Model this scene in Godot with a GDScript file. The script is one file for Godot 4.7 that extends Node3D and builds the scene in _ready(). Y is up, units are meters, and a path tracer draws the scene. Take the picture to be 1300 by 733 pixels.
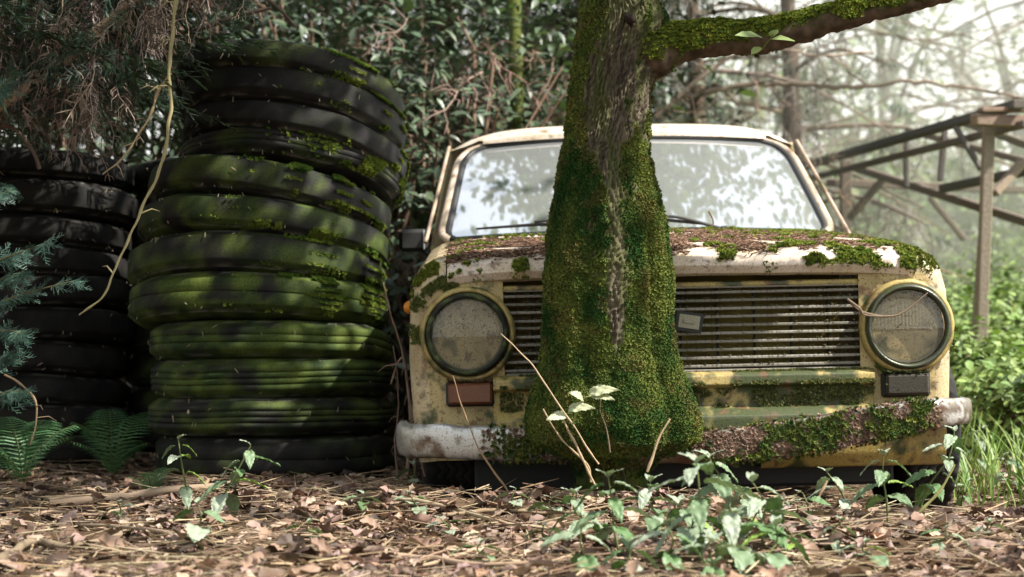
extends Node3D
# A rusting car with a tree grown through its bumper, beside stacks of mossy tyres, at the edge of a wood.

const FOCAL := 2241.0
const PITCH := 0.02833
const EYE := Vector3(0, 0.5, 0)

var rng := RandomNumberGenerator.new()
var nz := FastNoiseLite.new()
var fb := FastNoiseLite.new()
var used := {}
var M := {}
var L := {}

class Buf:
	var v := PackedVector3Array()
	var n := PackedVector3Array()
	var c := PackedColorArray()
	var i := PackedInt32Array()
	func grid(pts: PackedVector3Array, w: int, cols := PackedColorArray(), close := false) -> void:
		var b := v.size()
		v.append_array(pts)
		if cols.size() == pts.size():
			pad()
			c.resize(b)
			c.append_array(cols)
		var h := pts.size() / w
		for y in h - 1:
			for x in (w if close else w - 1):
				var x2 := (x + 1) % w
				var p := b + y * w + x
				var q := b + y * w + x2
				i.append_array(PackedInt32Array([p, q, p + w, q, q + w, p + w]))
	func pad(col := Color.WHITE) -> void:
		while c.size() < v.size():
			c.append(col)
	func tri(a: Vector3, b: Vector3, d: Vector3) -> void:
		var k := v.size()
		v.append(a)
		v.append(b)
		v.append(d)
		i.append_array(PackedInt32Array([k, k + 1, k + 2]))
	func quad(a: Vector3, b: Vector3, d: Vector3, e: Vector3) -> void:
		var k := v.size()
		v.append_array(PackedVector3Array([a, b, d, e]))
		i.append_array(PackedInt32Array([k, k + 1, k + 2, k, k + 2, k + 3]))
	func tube(pts: Array, radii: Array, sides := 6, col := Color.WHITE, bump := 0.0, noise: FastNoiseLite = null) -> void:
		var b := v.size()
		var t0: Vector3 = (pts[1] - pts[0]).normalized()
		var side := t0.cross(Vector3(0.31, 0.2, 0.93)).normalized()
		var k := pts.size()
		for r in k:
			var t: Vector3 = (pts[mini(r + 1, k - 1)] - pts[maxi(r - 1, 0)]).normalized()
			side = (side - t * side.dot(t)).normalized()
			var up := side.cross(t)
			for s in sides:
				var a := TAU * s / sides
				var d := side * cos(a) + up * sin(a)
				var rad: float = radii[r]
				if noise:
					rad *= 1.0 + bump * noise.get_noise_3dv((pts[r] + d * rad) * 18.0)
				v.append(pts[r] + d * rad)
		for r in k - 1:
			for s in sides:
				var s2 := (s + 1) % sides
				var p := b + r * sides + s
				var q := b + r * sides + s2
				i.append_array(PackedInt32Array([p, q, p + sides, q, q + sides, p + sides]))
		var e := v.size()
		v.append(pts[k - 1])
		v.append(pts[0])
		for s in sides:
			var s2 := (s + 1) % sides
			i.append_array(PackedInt32Array([b + (k - 1) * sides + s, b + (k - 1) * sides + s2, e, b + s2, b + s, e + 1]))
		pad(col)
	func box(lo: Vector3, hi: Vector3, ch := 0.002) -> void:
		# a chamfered box: 8 corners x 3 points
		var m := (lo + hi) / 2.0
		var h := (hi - lo) / 2.0
		ch = minf(ch, minf(h.x, minf(h.y, h.z)) * 0.6)
		var P := func(sx: float, sy: float, sz: float, ax: int) -> Vector3:
			var o := Vector3(h.x - ch, h.y - ch, h.z - ch)
			o[ax] += ch
			return m + o * Vector3(sx, sy, sz)
		for ax in 3:
			var a1 := (ax + 1) % 3
			var a2 := (ax + 2) % 3
			for s in [-1.0, 1.0]:
				var q := []
				for uv in [[-1.0, -1.0], [1.0, -1.0], [1.0, 1.0], [-1.0, 1.0]]:
					var g := Vector3.ZERO
					g[ax] = s
					g[a1] = uv[0]
					g[a2] = uv[1]
					q.append(P.call(g.x, g.y, g.z, ax))
				if s > 0:
					quad(q[3], q[2], q[1], q[0])
				else:
					quad(q[0], q[1], q[2], q[3])
			# edges that run along ax
			for s1 in [-1.0, 1.0]:
				for s2 in [-1.0, 1.0]:
					var g := Vector3.ZERO
					g[a1] = s1
					g[a2] = s2
					var g0 := g
					var g1 := g
					g0[ax] = -1.0
					g1[ax] = 1.0
					var A: Vector3 = P.call(g0.x, g0.y, g0.z, a1)
					var B: Vector3 = P.call(g1.x, g1.y, g1.z, a1)
					var C: Vector3 = P.call(g1.x, g1.y, g1.z, a2)
					var D: Vector3 = P.call(g0.x, g0.y, g0.z, a2)
					if s1 * s2 > 0:
						quad(A, D, C, B)
					else:
						quad(A, B, C, D)
		for sx in [-1.0, 1.0]:
			for sy in [-1.0, 1.0]:
				for sz in [-1.0, 1.0]:
					var A: Vector3 = P.call(sx, sy, sz, 0)
					var B: Vector3 = P.call(sx, sy, sz, 1)
					var C: Vector3 = P.call(sx, sy, sz, 2)
					if sx * sy * sz > 0:
						tri(A, C, B)
					else:
						tri(A, B, C)
	func move(t: Transform3D, from := 0) -> void:
		for k in range(from, v.size()):
			v[k] = t * v[k]
	func normals() -> void:
		var acc := PackedVector3Array()
		acc.resize(v.size())
		for k in range(0, i.size(), 3):
			var a := i[k]
			var b := i[k + 1]
			var d := i[k + 2]
			var m := (v[d] - v[a]).cross(v[b] - v[a])
			acc[a] += m
			acc[b] += m
			acc[d] += m
		for k in acc.size():
			acc[k] = acc[k].normalized()
		n = acc
	func mesh() -> ArrayMesh:
		if n.size() != v.size():
			normals()
		var arr := []
		arr.resize(Mesh.ARRAY_MAX)
		arr[Mesh.ARRAY_VERTEX] = v
		arr[Mesh.ARRAY_NORMAL] = n
		if c.size():
			pad()
			arr[Mesh.ARRAY_COLOR] = c
		arr[Mesh.ARRAY_INDEX] = i
		var m := ArrayMesh.new()
		m.add_surface_from_arrays(Mesh.PRIMITIVE_TRIANGLES, arr)
		return m

# ---------- helpers ----------
func at(px: float, py: float, depth: float) -> Vector3:
	# the point on the ray through a pixel of the photograph whose distance along the view is depth
	var x := (px - 650.0) / FOCAL
	var y := (366.5 - py) / FOCAL
	var d := Vector3(x, y * cos(PITCH) + sin(PITCH), -(cos(PITCH) - y * sin(PITCH)))
	return EYE + d * (depth / -d.z)

func pix(p: Vector3) -> Vector2:
	var q := Basis(Vector3.RIGHT, -PITCH) * (p - EYE)
	return Vector2(650.0 + FOCAL * q.x / -q.z, 366.5 - FOCAL * q.y / -q.z)

func numbered(called: String) -> String:
	if not used.has(called):
		used[called] = 0
		return called
	used[called] += 1
	return "%s_%03d" % [called, used[called]]

func tag(o: Node3D, label := "", category := "", group := "", kind := "") -> void:
	if label:
		o.set_meta("label", label)
	if category:
		o.set_meta("category", category)
	if group:
		o.set_meta("group", group)
	if kind:
		o.set_meta("kind", kind)

func thing(called: String, label: String, category: String, pos := Vector3.ZERO, group := "") -> Node3D:
	var o := Node3D.new()
	o.name = numbered(called)
	add_child(o)
	o.position = pos
	tag(o, label, category, group)
	return o

func part(called: String, m: Mesh, material: Material, parent: Node3D = null) -> MeshInstance3D:
	var o := MeshInstance3D.new()
	o.name = called if parent else numbered(called)
	o.mesh = m
	o.material_override = material
	if parent:
		parent.add_child(o, true)
	else:
		add_child(o, true)
	return o

func scatter(called: String, m: Mesh, material: Material, where: Array, tints: PackedColorArray, parent: Node3D = null) -> MultiMeshInstance3D:
	var mm := MultiMesh.new()
	mm.transform_format = MultiMesh.TRANSFORM_3D
	mm.use_colors = true
	mm.mesh = m
	mm.instance_count = where.size()
	for k in where.size():
		mm.set_instance_transform(k, where[k])
		mm.set_instance_color(k, tints[k])
	var o := MultiMeshInstance3D.new()
	o.name = called if parent else numbered(called)
	o.multimesh = mm
	o.material_override = material
	if parent:
		parent.add_child(o, true)
	else:
		add_child(o, true)
	o.set_meta("kind", "stuff")
	return o

func rnd(a: float, b: float) -> float:
	return rng.randf_range(a, b)

func n3(p: Vector3, f: float) -> float:
	return nz.get_noise_3dv(p * f)

func f3(p: Vector3, f: float) -> float:
	return fb.get_noise_3dv(p * f)

func mixc(a: Color, b: Color, t: float) -> Color:
	return a.lerp(b, clampf(t, 0.0, 1.0))

func vary(c: Color, amount: float) -> Color:
	var k := 1.0 + rnd(-amount, amount)
	return Color(c.r * k * rnd(0.92, 1.08), c.g * k * rnd(0.95, 1.05), c.b * k * rnd(0.9, 1.1))

func facing(nrm: Vector3, spin: float, lean: float, s: Vector3, pos: Vector3) -> Transform3D:
	# y of the copy along nrm, turned about it and leaned
	var a := nrm.cross(Vector3(0.123, 0.456, 0.88)).normalized()
	var b := Basis(a, nrm, a.cross(nrm)) * Basis(Vector3.UP, spin) * Basis(Vector3.RIGHT, lean)
	return Transform3D(b.scaled_local(s), pos)

func curve(keys: Array, t: float) -> float:
	# keys: [x, y] pairs in rising x, smooth between
	var k := keys.size()
	if t <= keys[0][0]:
		return keys[0][1]
	for q in k - 1:
		if t <= keys[q + 1][0]:
			var u: float = (t - keys[q][0]) / (keys[q + 1][0] - keys[q][0])
			var p0: float = keys[maxi(q - 1, 0)][1]
			var p3: float = keys[mini(q + 2, k - 1)][1]
			return cubic_interpolate(keys[q][1], keys[q + 1][1], p0, p3, u) if false else lerpf(keys[q][1], keys[q + 1][1], u * u * (3.0 - 2.0 * u) * 0.4 + u * 0.6)
	return keys[k - 1][1]

func along(path: Array, t: float) -> Vector3:
	# Catmull-Rom through the points of a path, t from 0 to 1
	var k := path.size() - 1
	var q := clampi(int(t * k), 0, k - 1)
	var u := t * k - q
	return (path[q] as Vector3).cubic_interpolate(path[q + 1], path[maxi(q - 1, 0)], path[mini(q + 2, k)], u)

func smooth_path(path: Array, count: int) -> Array:
	var out := []
	for k in count:
		out.append(along(path, float(k) / (count - 1)))
	return out

func taper(r0: float, r1: float, count: int, power := 1.0) -> Array:
	var out := []
	for k in count:
		out.append(lerpf(r0, r1, pow(float(k) / (count - 1), power)))
	return out

func lathe(buf: Buf, prof: Array, segs: int, tint := Color.WHITE) -> void:
	# prof: [radius, z]; about the z axis
	var pts := PackedVector3Array()
	for p in prof:
		for s in segs:
			var a := TAU * s / segs
			pts.append(Vector3(cos(a) * p[0], sin(a) * p[0], p[1]))
	var cols := PackedColorArray()
	cols.resize(pts.size())
	cols.fill(tint)
	buf.grid(pts, segs, cols, true)

func matte(rough := 0.85, spec := 0.4, vertex := true) -> StandardMaterial3D:
	var m := StandardMaterial3D.new()
	m.roughness = rough
	m.metallic_specular = spec
	m.vertex_color_use_as_albedo = vertex
	return m

func plain(c: Color, rough := 0.6, metal := 0.0, spec := 0.5) -> StandardMaterial3D:
	var m := StandardMaterial3D.new()
	m.albedo_color = c.linear_to_srgb()
	m.roughness = rough
	m.metallic = metal
	m.metallic_specular = spec
	return m

func grain(freq: float, octaves := 4, seed_ := 7, bump := 4.0) -> NoiseTexture2D:
	var t := NoiseTexture2D.new()
	var n := FastNoiseLite.new()
	n.seed = seed_
	n.frequency = freq
	n.fractal_octaves = octaves
	t.noise = n
	t.width = 512
	t.height = 512
	t.seamless = true
	t.as_normal_map = bump > 0.0
	t.bump_strength = bump
	return t

func relief(m: StandardMaterial3D, t: Texture2D, tile: float, strength: float) -> StandardMaterial3D:
	m.normal_enabled = true
	m.normal_texture = t
	m.normal_scale = strength
	m.uv1_triplanar = true
	m.uv1_scale = Vector3.ONE * tile
	return m

func blotches(freq: float, seed_: int, stops: Array) -> NoiseTexture2D:
	# a stain map: [place, colour] stops along the noise
	var t := grain(freq, 5, seed_, 0.0)
	t.as_normal_map = false
	var g := Gradient.new()
	var at_ := PackedFloat32Array()
	var cs := PackedColorArray()
	for s in stops:
		at_.append(s[0])
		cs.append(s[1])
	g.offsets = at_
	g.colors = cs
	t.color_ramp = g
	return t

func stained(m: StandardMaterial3D, t: Texture2D, tile := 0.0) -> StandardMaterial3D:
	m.albedo_texture = t
	m.uv1_triplanar = true
	if tile > 0.0:
		m.uv1_scale = Vector3.ONE * tile
	return m

func make_materials() -> void:
	var dirt := blotches(0.035, 21, [[0.0, Color(0.45, 0.38, 0.30)], [0.24, Color(0.70, 0.63, 0.54)], [0.36, Color(0.95, 0.93, 0.90)], [0.62, Color(1, 1, 1)], [0.84, Color(0.93, 0.93, 0.90)], [1.0, Color(0.62, 0.62, 0.50)]])
	var scuff := blotches(0.03, 33, [[0.0, Color(0.6, 0.6, 0.6)], [0.45, Color(0.85, 0.85, 0.85)], [0.7, Color(1, 1, 1)], [1.0, Color(0.75, 0.75, 0.7)]])
	M.dirt = dirt
	var fine := grain(0.06, 4, 3, 5.0)
	var coarse := grain(0.02, 5, 9, 6.0)
	M.rubber = stained(relief(matte(0.78, 0.38), fine, 7.0, 0.3), scuff)
	M.paint = stained(relief(matte(0.5, 0.5), fine, 5.0, 0.3), dirt)
	M.dirty = relief(matte(0.85, 0.35), coarse, 7.0, 0.7)
	M.bark = relief(matte(0.93, 0.25), fine, 8.0, 0.8)
	M.soil = relief(matte(0.97, 0.2), coarse, 2.0, 1.0)
	M.moss = matte(0.9, 0.25)
	M.moss.backlight_enabled = true
	M.moss.backlight = Color(0.35, 0.4, 0.2)
	M.leaf = matte(0.52, 0.5)
	M.leaf.backlight_enabled = true
	M.leaf.backlight = Color(0.55, 0.6, 0.4)
	M.gloss_leaf = matte(0.42, 0.5)
	M.gloss_leaf.backlight_enabled = true
	M.gloss_leaf.backlight = Color(0.25, 0.3, 0.15)
	M.dead_leaf = matte(0.62, 0.45)
	M.dead_leaf.backlight_enabled = true
	M.dead_leaf.backlight = Color(0.3, 0.25, 0.18)
	M.twig = matte(0.88, 0.3)
	M.wood = stained(relief(matte(0.9, 0.3), coarse, 5.0, 0.8), dirt)
	M.chrome = stained(relief(matte(0.36, 0.5), fine, 5.0, 0.3), dirt)
	M.chrome.metallic = 0.55
	M.black = plain(Color(0.02, 0.02, 0.02), 0.7)
	M.seal = plain(Color(0.012, 0.012, 0.012), 0.6)
	M.lens = plain(Color(0.17, 0.165, 0.13), 0.12)
	M.lens.albedo_color.a = 0.32
	M.lens.transparency = BaseMaterial3D.TRANSPARENCY_ALPHA
	M.bowl = plain(Color(0.25, 0.25, 0.22), 0.35, 0.8)
	M.pane = plain(Color(0.60, 0.62, 0.63), 0.035, 0.74)
	M.pane.albedo_color.a = 0.32
	M.pane.transparency = BaseMaterial3D.TRANSPARENCY_ALPHA
	M.side_pane = plain(Color(0.3, 0.32, 0.33), 0.05)
	M.side_pane.albedo_color.a = 0.4
	M.side_pane.transparency = BaseMaterial3D.TRANSPARENCY_ALPHA

func leaf_mesh(width: float, bend: float, fold: float, teeth := 0, wob := 0.0, rows := 5) -> ArrayMesh:
	# a leaf one unit long along z from its stalk, upper face +y
	var b := Buf.new()
	var pts := PackedVector3Array()
	for r in rows + 1:
		var t := float(r) / rows
		var w := width * 0.5 * pow(sin(PI * pow(t * 0.97 + 0.015, 0.75)), 0.8)
		if teeth:
			w *= 1.0 - (0.22 if r % 2 else 0.0)
		var y := -bend * t * t + wob * sin(t * 9.0 + width * 17.0) * 0.05
		pts.append(Vector3(-w, y + fold * w + wob * sin(t * 7.0) * 0.06, t - (0.05 if teeth and r % 2 else 0.0)))
		pts.append(Vector3(0, y, t))
		pts.append(Vector3(w, y + fold * w + wob * cos(t * 8.0) * 0.06, t - (0.05 if teeth and r % 2 else 0.0)))
	b.grid(pts, 3)
	return b.mesh()

func veined_leaf(width: float, bend: float, fold: float, seed_: int) -> ArrayMesh:
	# a toothed leaf one unit long along z; pale midrib and side veins, tissue puckered between them
	var b := Buf.new()
	var pts := PackedVector3Array()
	var cols := PackedColorArray()
	var rows := 30
	for r in rows + 1:
		var t := float(r) / rows
		var w := width * 0.5 * pow(sin(PI * pow(t * 0.97 + 0.015, 0.72)), 0.85)
		for s in 9:
			var u := (s - 4) / 4.0
			var a := absf(u)
			var reach := w * u
			if a > 0.9:
				reach *= 1.0 - 0.20 * fposmod(t * 11.0, 1.0)
			var vein := absf(sin((t - a * 0.16) * PI * 7.0))
			var y := -bend * t * t + fold * absf(reach) - 0.03 * pow(1.0 - vein, 2.0) * a + 0.05 * n3(Vector3(t * 3.0, u * 1.5, seed_), 1.0) - 0.02 * a * a
			pts.append(Vector3(reach, y, t - 0.05 * a * w))
			var pale := maxf(pow(1.0 - vein, 6.0) * 0.7, 1.0 if s == 4 else 0.0)
			var c := lerpf(0.86 + 0.12 * n3(Vector3(t * 9.0, u * 5.0, seed_), 1.0), 1.25, pale)
			cols.append(Color(c, c, c * 0.95))
	b.grid(pts, 9, cols)
	return b.mesh()

func make_leaves() -> void:
	L.laurel = leaf_mesh(0.38, 0.25, 0.25, 0, 0.0, 3)
	L.broad = leaf_mesh(0.62, 0.2, 0.2, 0, 0.3, 3)
	L.nettle = veined_leaf(0.52, 0.38, 0.3, 3)
	L.seedling = veined_leaf(0.75, 0.2, 0.2, 5)
	L.litter = []
	for k in 5:
		rng.seed = 100 + k
		var b := Buf.new()
		var pts := PackedVector3Array()
		for r in 9:
			var t := r / 8.0
			var w := (0.24 + 0.05 * k) * pow(sin(PI * pow(t * 0.96 + 0.02, 0.8)), 0.7) * (1.0 + (0.28 if k % 2 == 0 else 0.06) * sin(t * 19.0))
			var curl := rnd(0.1, 0.5) if k % 2 else rnd(0.25, 0.8)
			var y := 0.12 * sin(t * 4.0 + k) + rnd(-0.025, 0.025)
			for s in 5:
				var u := (s - 2) / 2.0
				pts.append(Vector3(u * w * cos(curl * absf(u) * 0.9), y + curl * w * u * u + rnd(-0.03, 0.03), t - 0.5))
		b.grid(pts, 5)
		L.litter.append(b.mesh())
	# a tuft of moss: little arching blades
	rng.seed = 77
	var tb := Buf.new()
	for k in 9:
		var a := TAU * k / 9.0 + rnd(-0.3, 0.3)
		var d := Vector3(cos(a), 0, sin(a))
		var side := Vector3(-sin(a), 0, cos(a)) * 0.13
		var up := rnd(0.55, 1.0)
		var out := rnd(0.25, 0.7)
		var p1 := d * out * 0.45 + Vector3(0, up * 0.6, 0)
		var p2 := d * out + Vector3(0, up, 0)
		tb.quad(-side * 0.7, side * 0.7, p1 + side, p1 - side)
		tb.tri(p1 - side, p1 + side, p2)
	L.tuft = tb.mesh()
	# needle or straw
	var nb := Buf.new()
	nb.tube([Vector3(0, 0, -0.5), Vector3(0.03, 0.02, 0), Vector3(0, 0, 0.5)], [0.5, 0.6, 0.3], 4)
	L.straw = nb.mesh()
	# grass blade
	var gb := Buf.new()
	var gp := PackedVector3Array()
	for r in 6:
		var t := r / 5.0
		var w := 0.5 * (1.0 - t * t)
		gp.append(Vector3(-w, t - 0.25 * t * t, 0.42 * t * t))
		gp.append(Vector3(w, t - 0.25 * t * t, 0.42 * t * t))
	gb.grid(gp, 2)
	L.blade = gb.mesh()
	# conifer spray: a flat frond of small side shoots, 1 unit long along z, drooping
	rng.seed = 31
	for kind in 2:
		var cb := Buf.new()
		for q in 15:
			var t := q / 15.0
			var o := Vector3(0, -0.22 * t * t, t)
			var o2 := Vector3(0, -0.22 * (t + 0.07) * (t + 0.07), t + 0.07)
			cb.quad(o + Vector3(-0.009, 0, 0), o + Vector3(0.009, 0, 0), o2 + Vector3(0.009, 0, 0), o2 - Vector3(0.009, 0, 0))
			for s in [-1.0, 1.0]:
				if rng.randf() < 0.38:
					continue
				var len := 0.46 * (1.0 - t * 0.75) * rnd(0.35, 1.25)
				var d := Vector3(s * rnd(0.35, 0.9), rnd(-0.55, 0.25), rnd(0.4, 0.9)).normalized()
				var e := o + d * len + Vector3(0, -0.1 * len, 0)
				var w := Vector3(0, 0, 0.012 + 0.014 * kind)
				cb.quad(o - w, o + w, e + w * 0.6, e - w * 0.6)
				for z in (5 if kind else 3):
					var g := o.lerp(e, (z + 1.0) / 6.0)
					var d2 := Vector3(s * rnd(0.1, 0.9), rnd(-0.5, 0.2), rnd(0.5, 1.0)).normalized() * len * rnd(0.25, 0.42)
					cb.tri(g - w * 0.8, g + w * 0.8, g + d2)
					cb.tri(g - w * 0.8, g + w * 0.8, g + Vector3(-d2.x * 0.6 + s * 0.03, d2.y, d2.z))
		L["spray" if kind else "dry_spray"] = cb.mesh()
	# bare hanging twig with side twigs, 1 unit long along -y
	var hb := Buf.new()
	var main := []
	for q in 7:
		main.append(Vector3(sin(q * 1.3) * 0.03, -q / 6.0, cos(q * 1.7) * 0.03))
	hb.tube(main, taper(0.012, 0.004, 7), 3)
	for q in 16:
		var t := rnd(0.05, 0.95)
		var o := along(main, t)
		var a := rnd(0, TAU)
		var ln := rnd(0.12, 0.34) * (1.1 - t * 0.6)
		var mid := o + Vector3(cos(a) * ln * 0.6, -ln * 0.25, sin(a) * ln * 0.6)
		hb.tube([o, mid, mid + Vector3(cos(a) * ln * 0.3, -ln * 0.6, sin(a) * ln * 0.3)], [0.006, 0.005, 0.002], 3)
	L.hanging = hb.mesh()

# ---------- ground ----------
func ground_y(x: float, z: float) -> float:
	var p := Vector3(x, 0, z)
	var y := 0.03 * f3(p, 0.9) + 0.012 * n3(p, 6.0)
	# root mound round the tree, litter banked before the car
	y += 0.062 * exp(-pow((x - 0.3) / 0.9, 2.0) - pow((z + 4.9) / 0.42, 2.0))
	y += 0.03 * exp(-pow((x + 0.5) / 0.5, 2.0) - pow((z + 5.4) / 0.5, 2.0))
	y -= 0.06 * smoothstep(-4.75, -5.1, z) * smoothstep(-0.35, -0.1, x) * smoothstep(2.2, 1.4, x) * smoothstep(-10.0, -9.0, z)
	if z < -12.0:
		y += (-12.0 - z) * 0.03 + 0.25 * n3(p, 0.12) * minf((-12.0 - z) * 0.1, 1.0)
	return y

func build_ground() -> void:
	var xs := []
	var zs := []
	var x := -3.2
	while x < 3.2:
		xs.append(x)
		x += 0.022
	for k in 26:
		xs.append(3.2 + 0.06 * pow(k + 1, 2.25))
		xs.push_front(-3.2 - 0.06 * pow(k + 1, 2.25))
	var z := -2.6
	while z > -8.5:
		zs.append(z)
		z -= 0.025
	for k in 26:
		zs.append(-8.5 - 0.07 * pow(k + 1, 2.2))
	for k in 14:
		zs.push_front(-2.6 + 0.08 * pow(k + 1, 2.2))
	var pts := PackedVector3Array()
	var cols := PackedColorArray()
	for zz in zs:
		for xx in xs:
			var y := ground_y(xx, zz)
			var p := Vector3(xx, y, zz)
			pts.append(p)
			var t := f3(p, 3.0) * 0.5 + 0.5
			var c := mixc(Color(0.05, 0.034, 0.022), Color(0.13, 0.085, 0.055), t + 0.4 * n3(p, 25.0))
			if zz < -7.0 and xx > 1.2:
				c = mixc(c, Color(0.09, 0.14, 0.03), smoothstep(-0.3, 0.3, f3(p, 1.1) + 0.25))
			cols.append(c)
	var b := Buf.new()
	b.grid(pts, xs.size(), cols)
	var o := part("ground", b.mesh(), M.soil)
	o.set_meta("kind", "structure")
	# fallen leaves: those that show largest are pieces of their own, the rest one mass
	rng.seed = 11
	var tones := [Color(0.175, 0.105, 0.072), Color(0.24, 0.155, 0.108), Color(0.10, 0.06, 0.04), Color(0.34, 0.25, 0.19), Color(0.055, 0.034, 0.024), Color(0.23, 0.155, 0.13)]
	var tinted := []
	for t in tones:
		var m: StandardMaterial3D = M.dead_leaf.duplicate()
		m.vertex_color_use_as_albedo = false
		m.albedo_color = (t as Color).linear_to_srgb()
		tinted.append(m)
	var rest := [[], [], [], [], []]
	var tints := [PackedColorArray(), PackedColorArray(), PackedColorArray(), PackedColorArray(), PackedColorArray()]
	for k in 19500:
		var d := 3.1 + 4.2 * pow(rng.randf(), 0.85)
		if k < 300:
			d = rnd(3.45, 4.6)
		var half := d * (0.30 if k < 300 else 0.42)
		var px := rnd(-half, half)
		if d > 5.2 and px > -0.25 and px < 1.3:  # no leaves under the car: bare dark soil deepens the shade there
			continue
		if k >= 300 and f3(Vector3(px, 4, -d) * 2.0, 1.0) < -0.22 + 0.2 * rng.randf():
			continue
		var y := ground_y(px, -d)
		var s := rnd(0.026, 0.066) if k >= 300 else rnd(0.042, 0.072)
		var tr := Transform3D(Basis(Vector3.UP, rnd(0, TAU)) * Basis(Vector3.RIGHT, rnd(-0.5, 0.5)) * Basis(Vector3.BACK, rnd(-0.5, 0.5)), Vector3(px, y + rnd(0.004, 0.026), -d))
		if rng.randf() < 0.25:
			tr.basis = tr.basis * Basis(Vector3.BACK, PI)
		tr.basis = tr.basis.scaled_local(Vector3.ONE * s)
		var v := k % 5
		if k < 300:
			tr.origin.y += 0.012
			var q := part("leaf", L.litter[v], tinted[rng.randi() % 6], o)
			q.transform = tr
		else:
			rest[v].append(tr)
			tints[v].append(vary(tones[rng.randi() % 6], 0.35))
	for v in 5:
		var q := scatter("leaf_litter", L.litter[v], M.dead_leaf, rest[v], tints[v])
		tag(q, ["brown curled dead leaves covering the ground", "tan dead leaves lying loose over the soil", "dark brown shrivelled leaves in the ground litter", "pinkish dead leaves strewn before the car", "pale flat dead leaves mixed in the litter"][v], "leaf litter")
	# bits of straw and fine twigs in the litter
	var ws := []
	var cs := PackedColorArray()
	for k in 6500:
		var d := 3.2 + 3.6 * rng.randf()
		var px := rnd(-d * 0.33, d * 0.33)
		var ln := rnd(0.03, 0.13) if k % 5 else rnd(0.12, 0.34)
		var tr := Transform3D(Basis(Vector3.UP, rnd(0, TAU)) * Basis(Vector3.RIGHT, rnd(-0.2, 0.2)), Vector3(px, ground_y(px, -d) + rnd(0.01, 0.035), -d))
		tr.basis = tr.basis.scaled_local(Vector3(rnd(0.0015, 0.004), rnd(0.0015, 0.004), ln))
		ws.append(tr)
		cs.append(vary([Color(0.26, 0.19, 0.12), Color(0.15, 0.10, 0.065), Color(0.38, 0.30, 0.20)][k % 3], 0.3))
	tag(scatter("twig_litter", L.straw, M.twig, ws, cs), "fine dry twigs and straw among the dead leaves", "twigs")
	# sticks one can pick out
	var sticks := [
		[[60, 640], [150, 632], [250, 620], [330, 612], 5.4, 0.016, "pale knobbly stick lying before the mossy tyre stack"],
		[[0, 670], [60, 650], [120, 655], [185, 640], 4.6, 0.006, "thin stick in the litter below the ferns"],
		[[100, 667], [180, 672], [270, 690], [340, 712], 4.0, 0.004, "long thin tan stem lying across the leaf litter"],
		[[0, 712], [40, 690], [90, 695], [150, 680], 3.9, 0.012, "thick dark stick lying below the ferns"],
		[[430, 702], [520, 707], [610, 718], [700, 716], 3.9, 0.008, "straight brown stick lying in the foreground litter"],
		[[500, 632], [570, 645], [640, 665], [700, 672], 4.4, 0.006, "straw coloured stick lying below the car's left headlight"],
		[[520, 724], [580, 705], [640, 690], [705, 695], 3.8, 0.005, "crooked thin stick under the straight brown stick"],
		[[1180, 700], [1230, 690], [1270, 702], [1310, 694], 3.9, 0.006, "reddish stick in the litter below the drooping bumper"],
		[[860, 722], [920, 712], [960, 718], [1010, 705], 3.7, 0.007, "short stick lying under the nettle clump"],
		[[230, 726], [330, 700], [420, 690], [470, 668], 3.8, 0.004, "arched straw stalk lying loosely over leaves"],
		[[960, 650], [1040, 660], [1100, 662], [1150, 672], 4.4, 0.008, "grey stick lying before the front tyre"],
		[[560, 655], [640, 648], [720, 652], [790, 640], 4.6, 0.006, "thin grey stick lying below the tree"],
		[[40, 700], [46, 660], [60, 630], [96, 612], 4.0, 0.0035, "bent dry stalk standing up from litter below ferns"],
	]
	for s in sticks:
		var path := []
		for k in 4:
			var q := at(s[k][0], s[k][1], s[4])
			# the stick lies where its ray meets the litter
			var dir := (q - EYE).normalized()
			var t := 2.5
			while t < 9.0 and (EYE + dir * t).y > ground_y((EYE + dir * t).x, (EYE + dir * t).z) + 0.03:
				t += 0.02
			path.append(EYE + dir * t)
		var root := thing("fallen_stick", s[6], "stick")
		var bb := Buf.new()
		var sp := smooth_path(path, 14)
		for k in 14:
			sp[k] += Vector3(rnd(-1, 1), rnd(-0.3, 0.6), rnd(-1, 1)) * 0.006
		bb.tube(sp, taper(s[5], s[5] * 0.55, 14), 7, vary(Color(0.27, 0.2, 0.14), 0.3), 0.3, nz)
		part("stem", bb.mesh(), M.bark, root)
		for k in 2:
			var sb := Buf.new()
			var o2: Vector3 = sp[4 + k * 5]
			sb.tube([o2, o2 + Vector3(rnd(-0.05, 0.05), 0.02, rnd(-0.05, 0.05)), o2 + Vector3(rnd(-0.1, 0.1), 0.03, rnd(-0.1, 0.1))], [s[5] * 0.5, s[5] * 0.35, 0.001], 5, Color(0.24, 0.17, 0.11))
			part("side_twig", sb.mesh(), M.bark, root)

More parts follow.
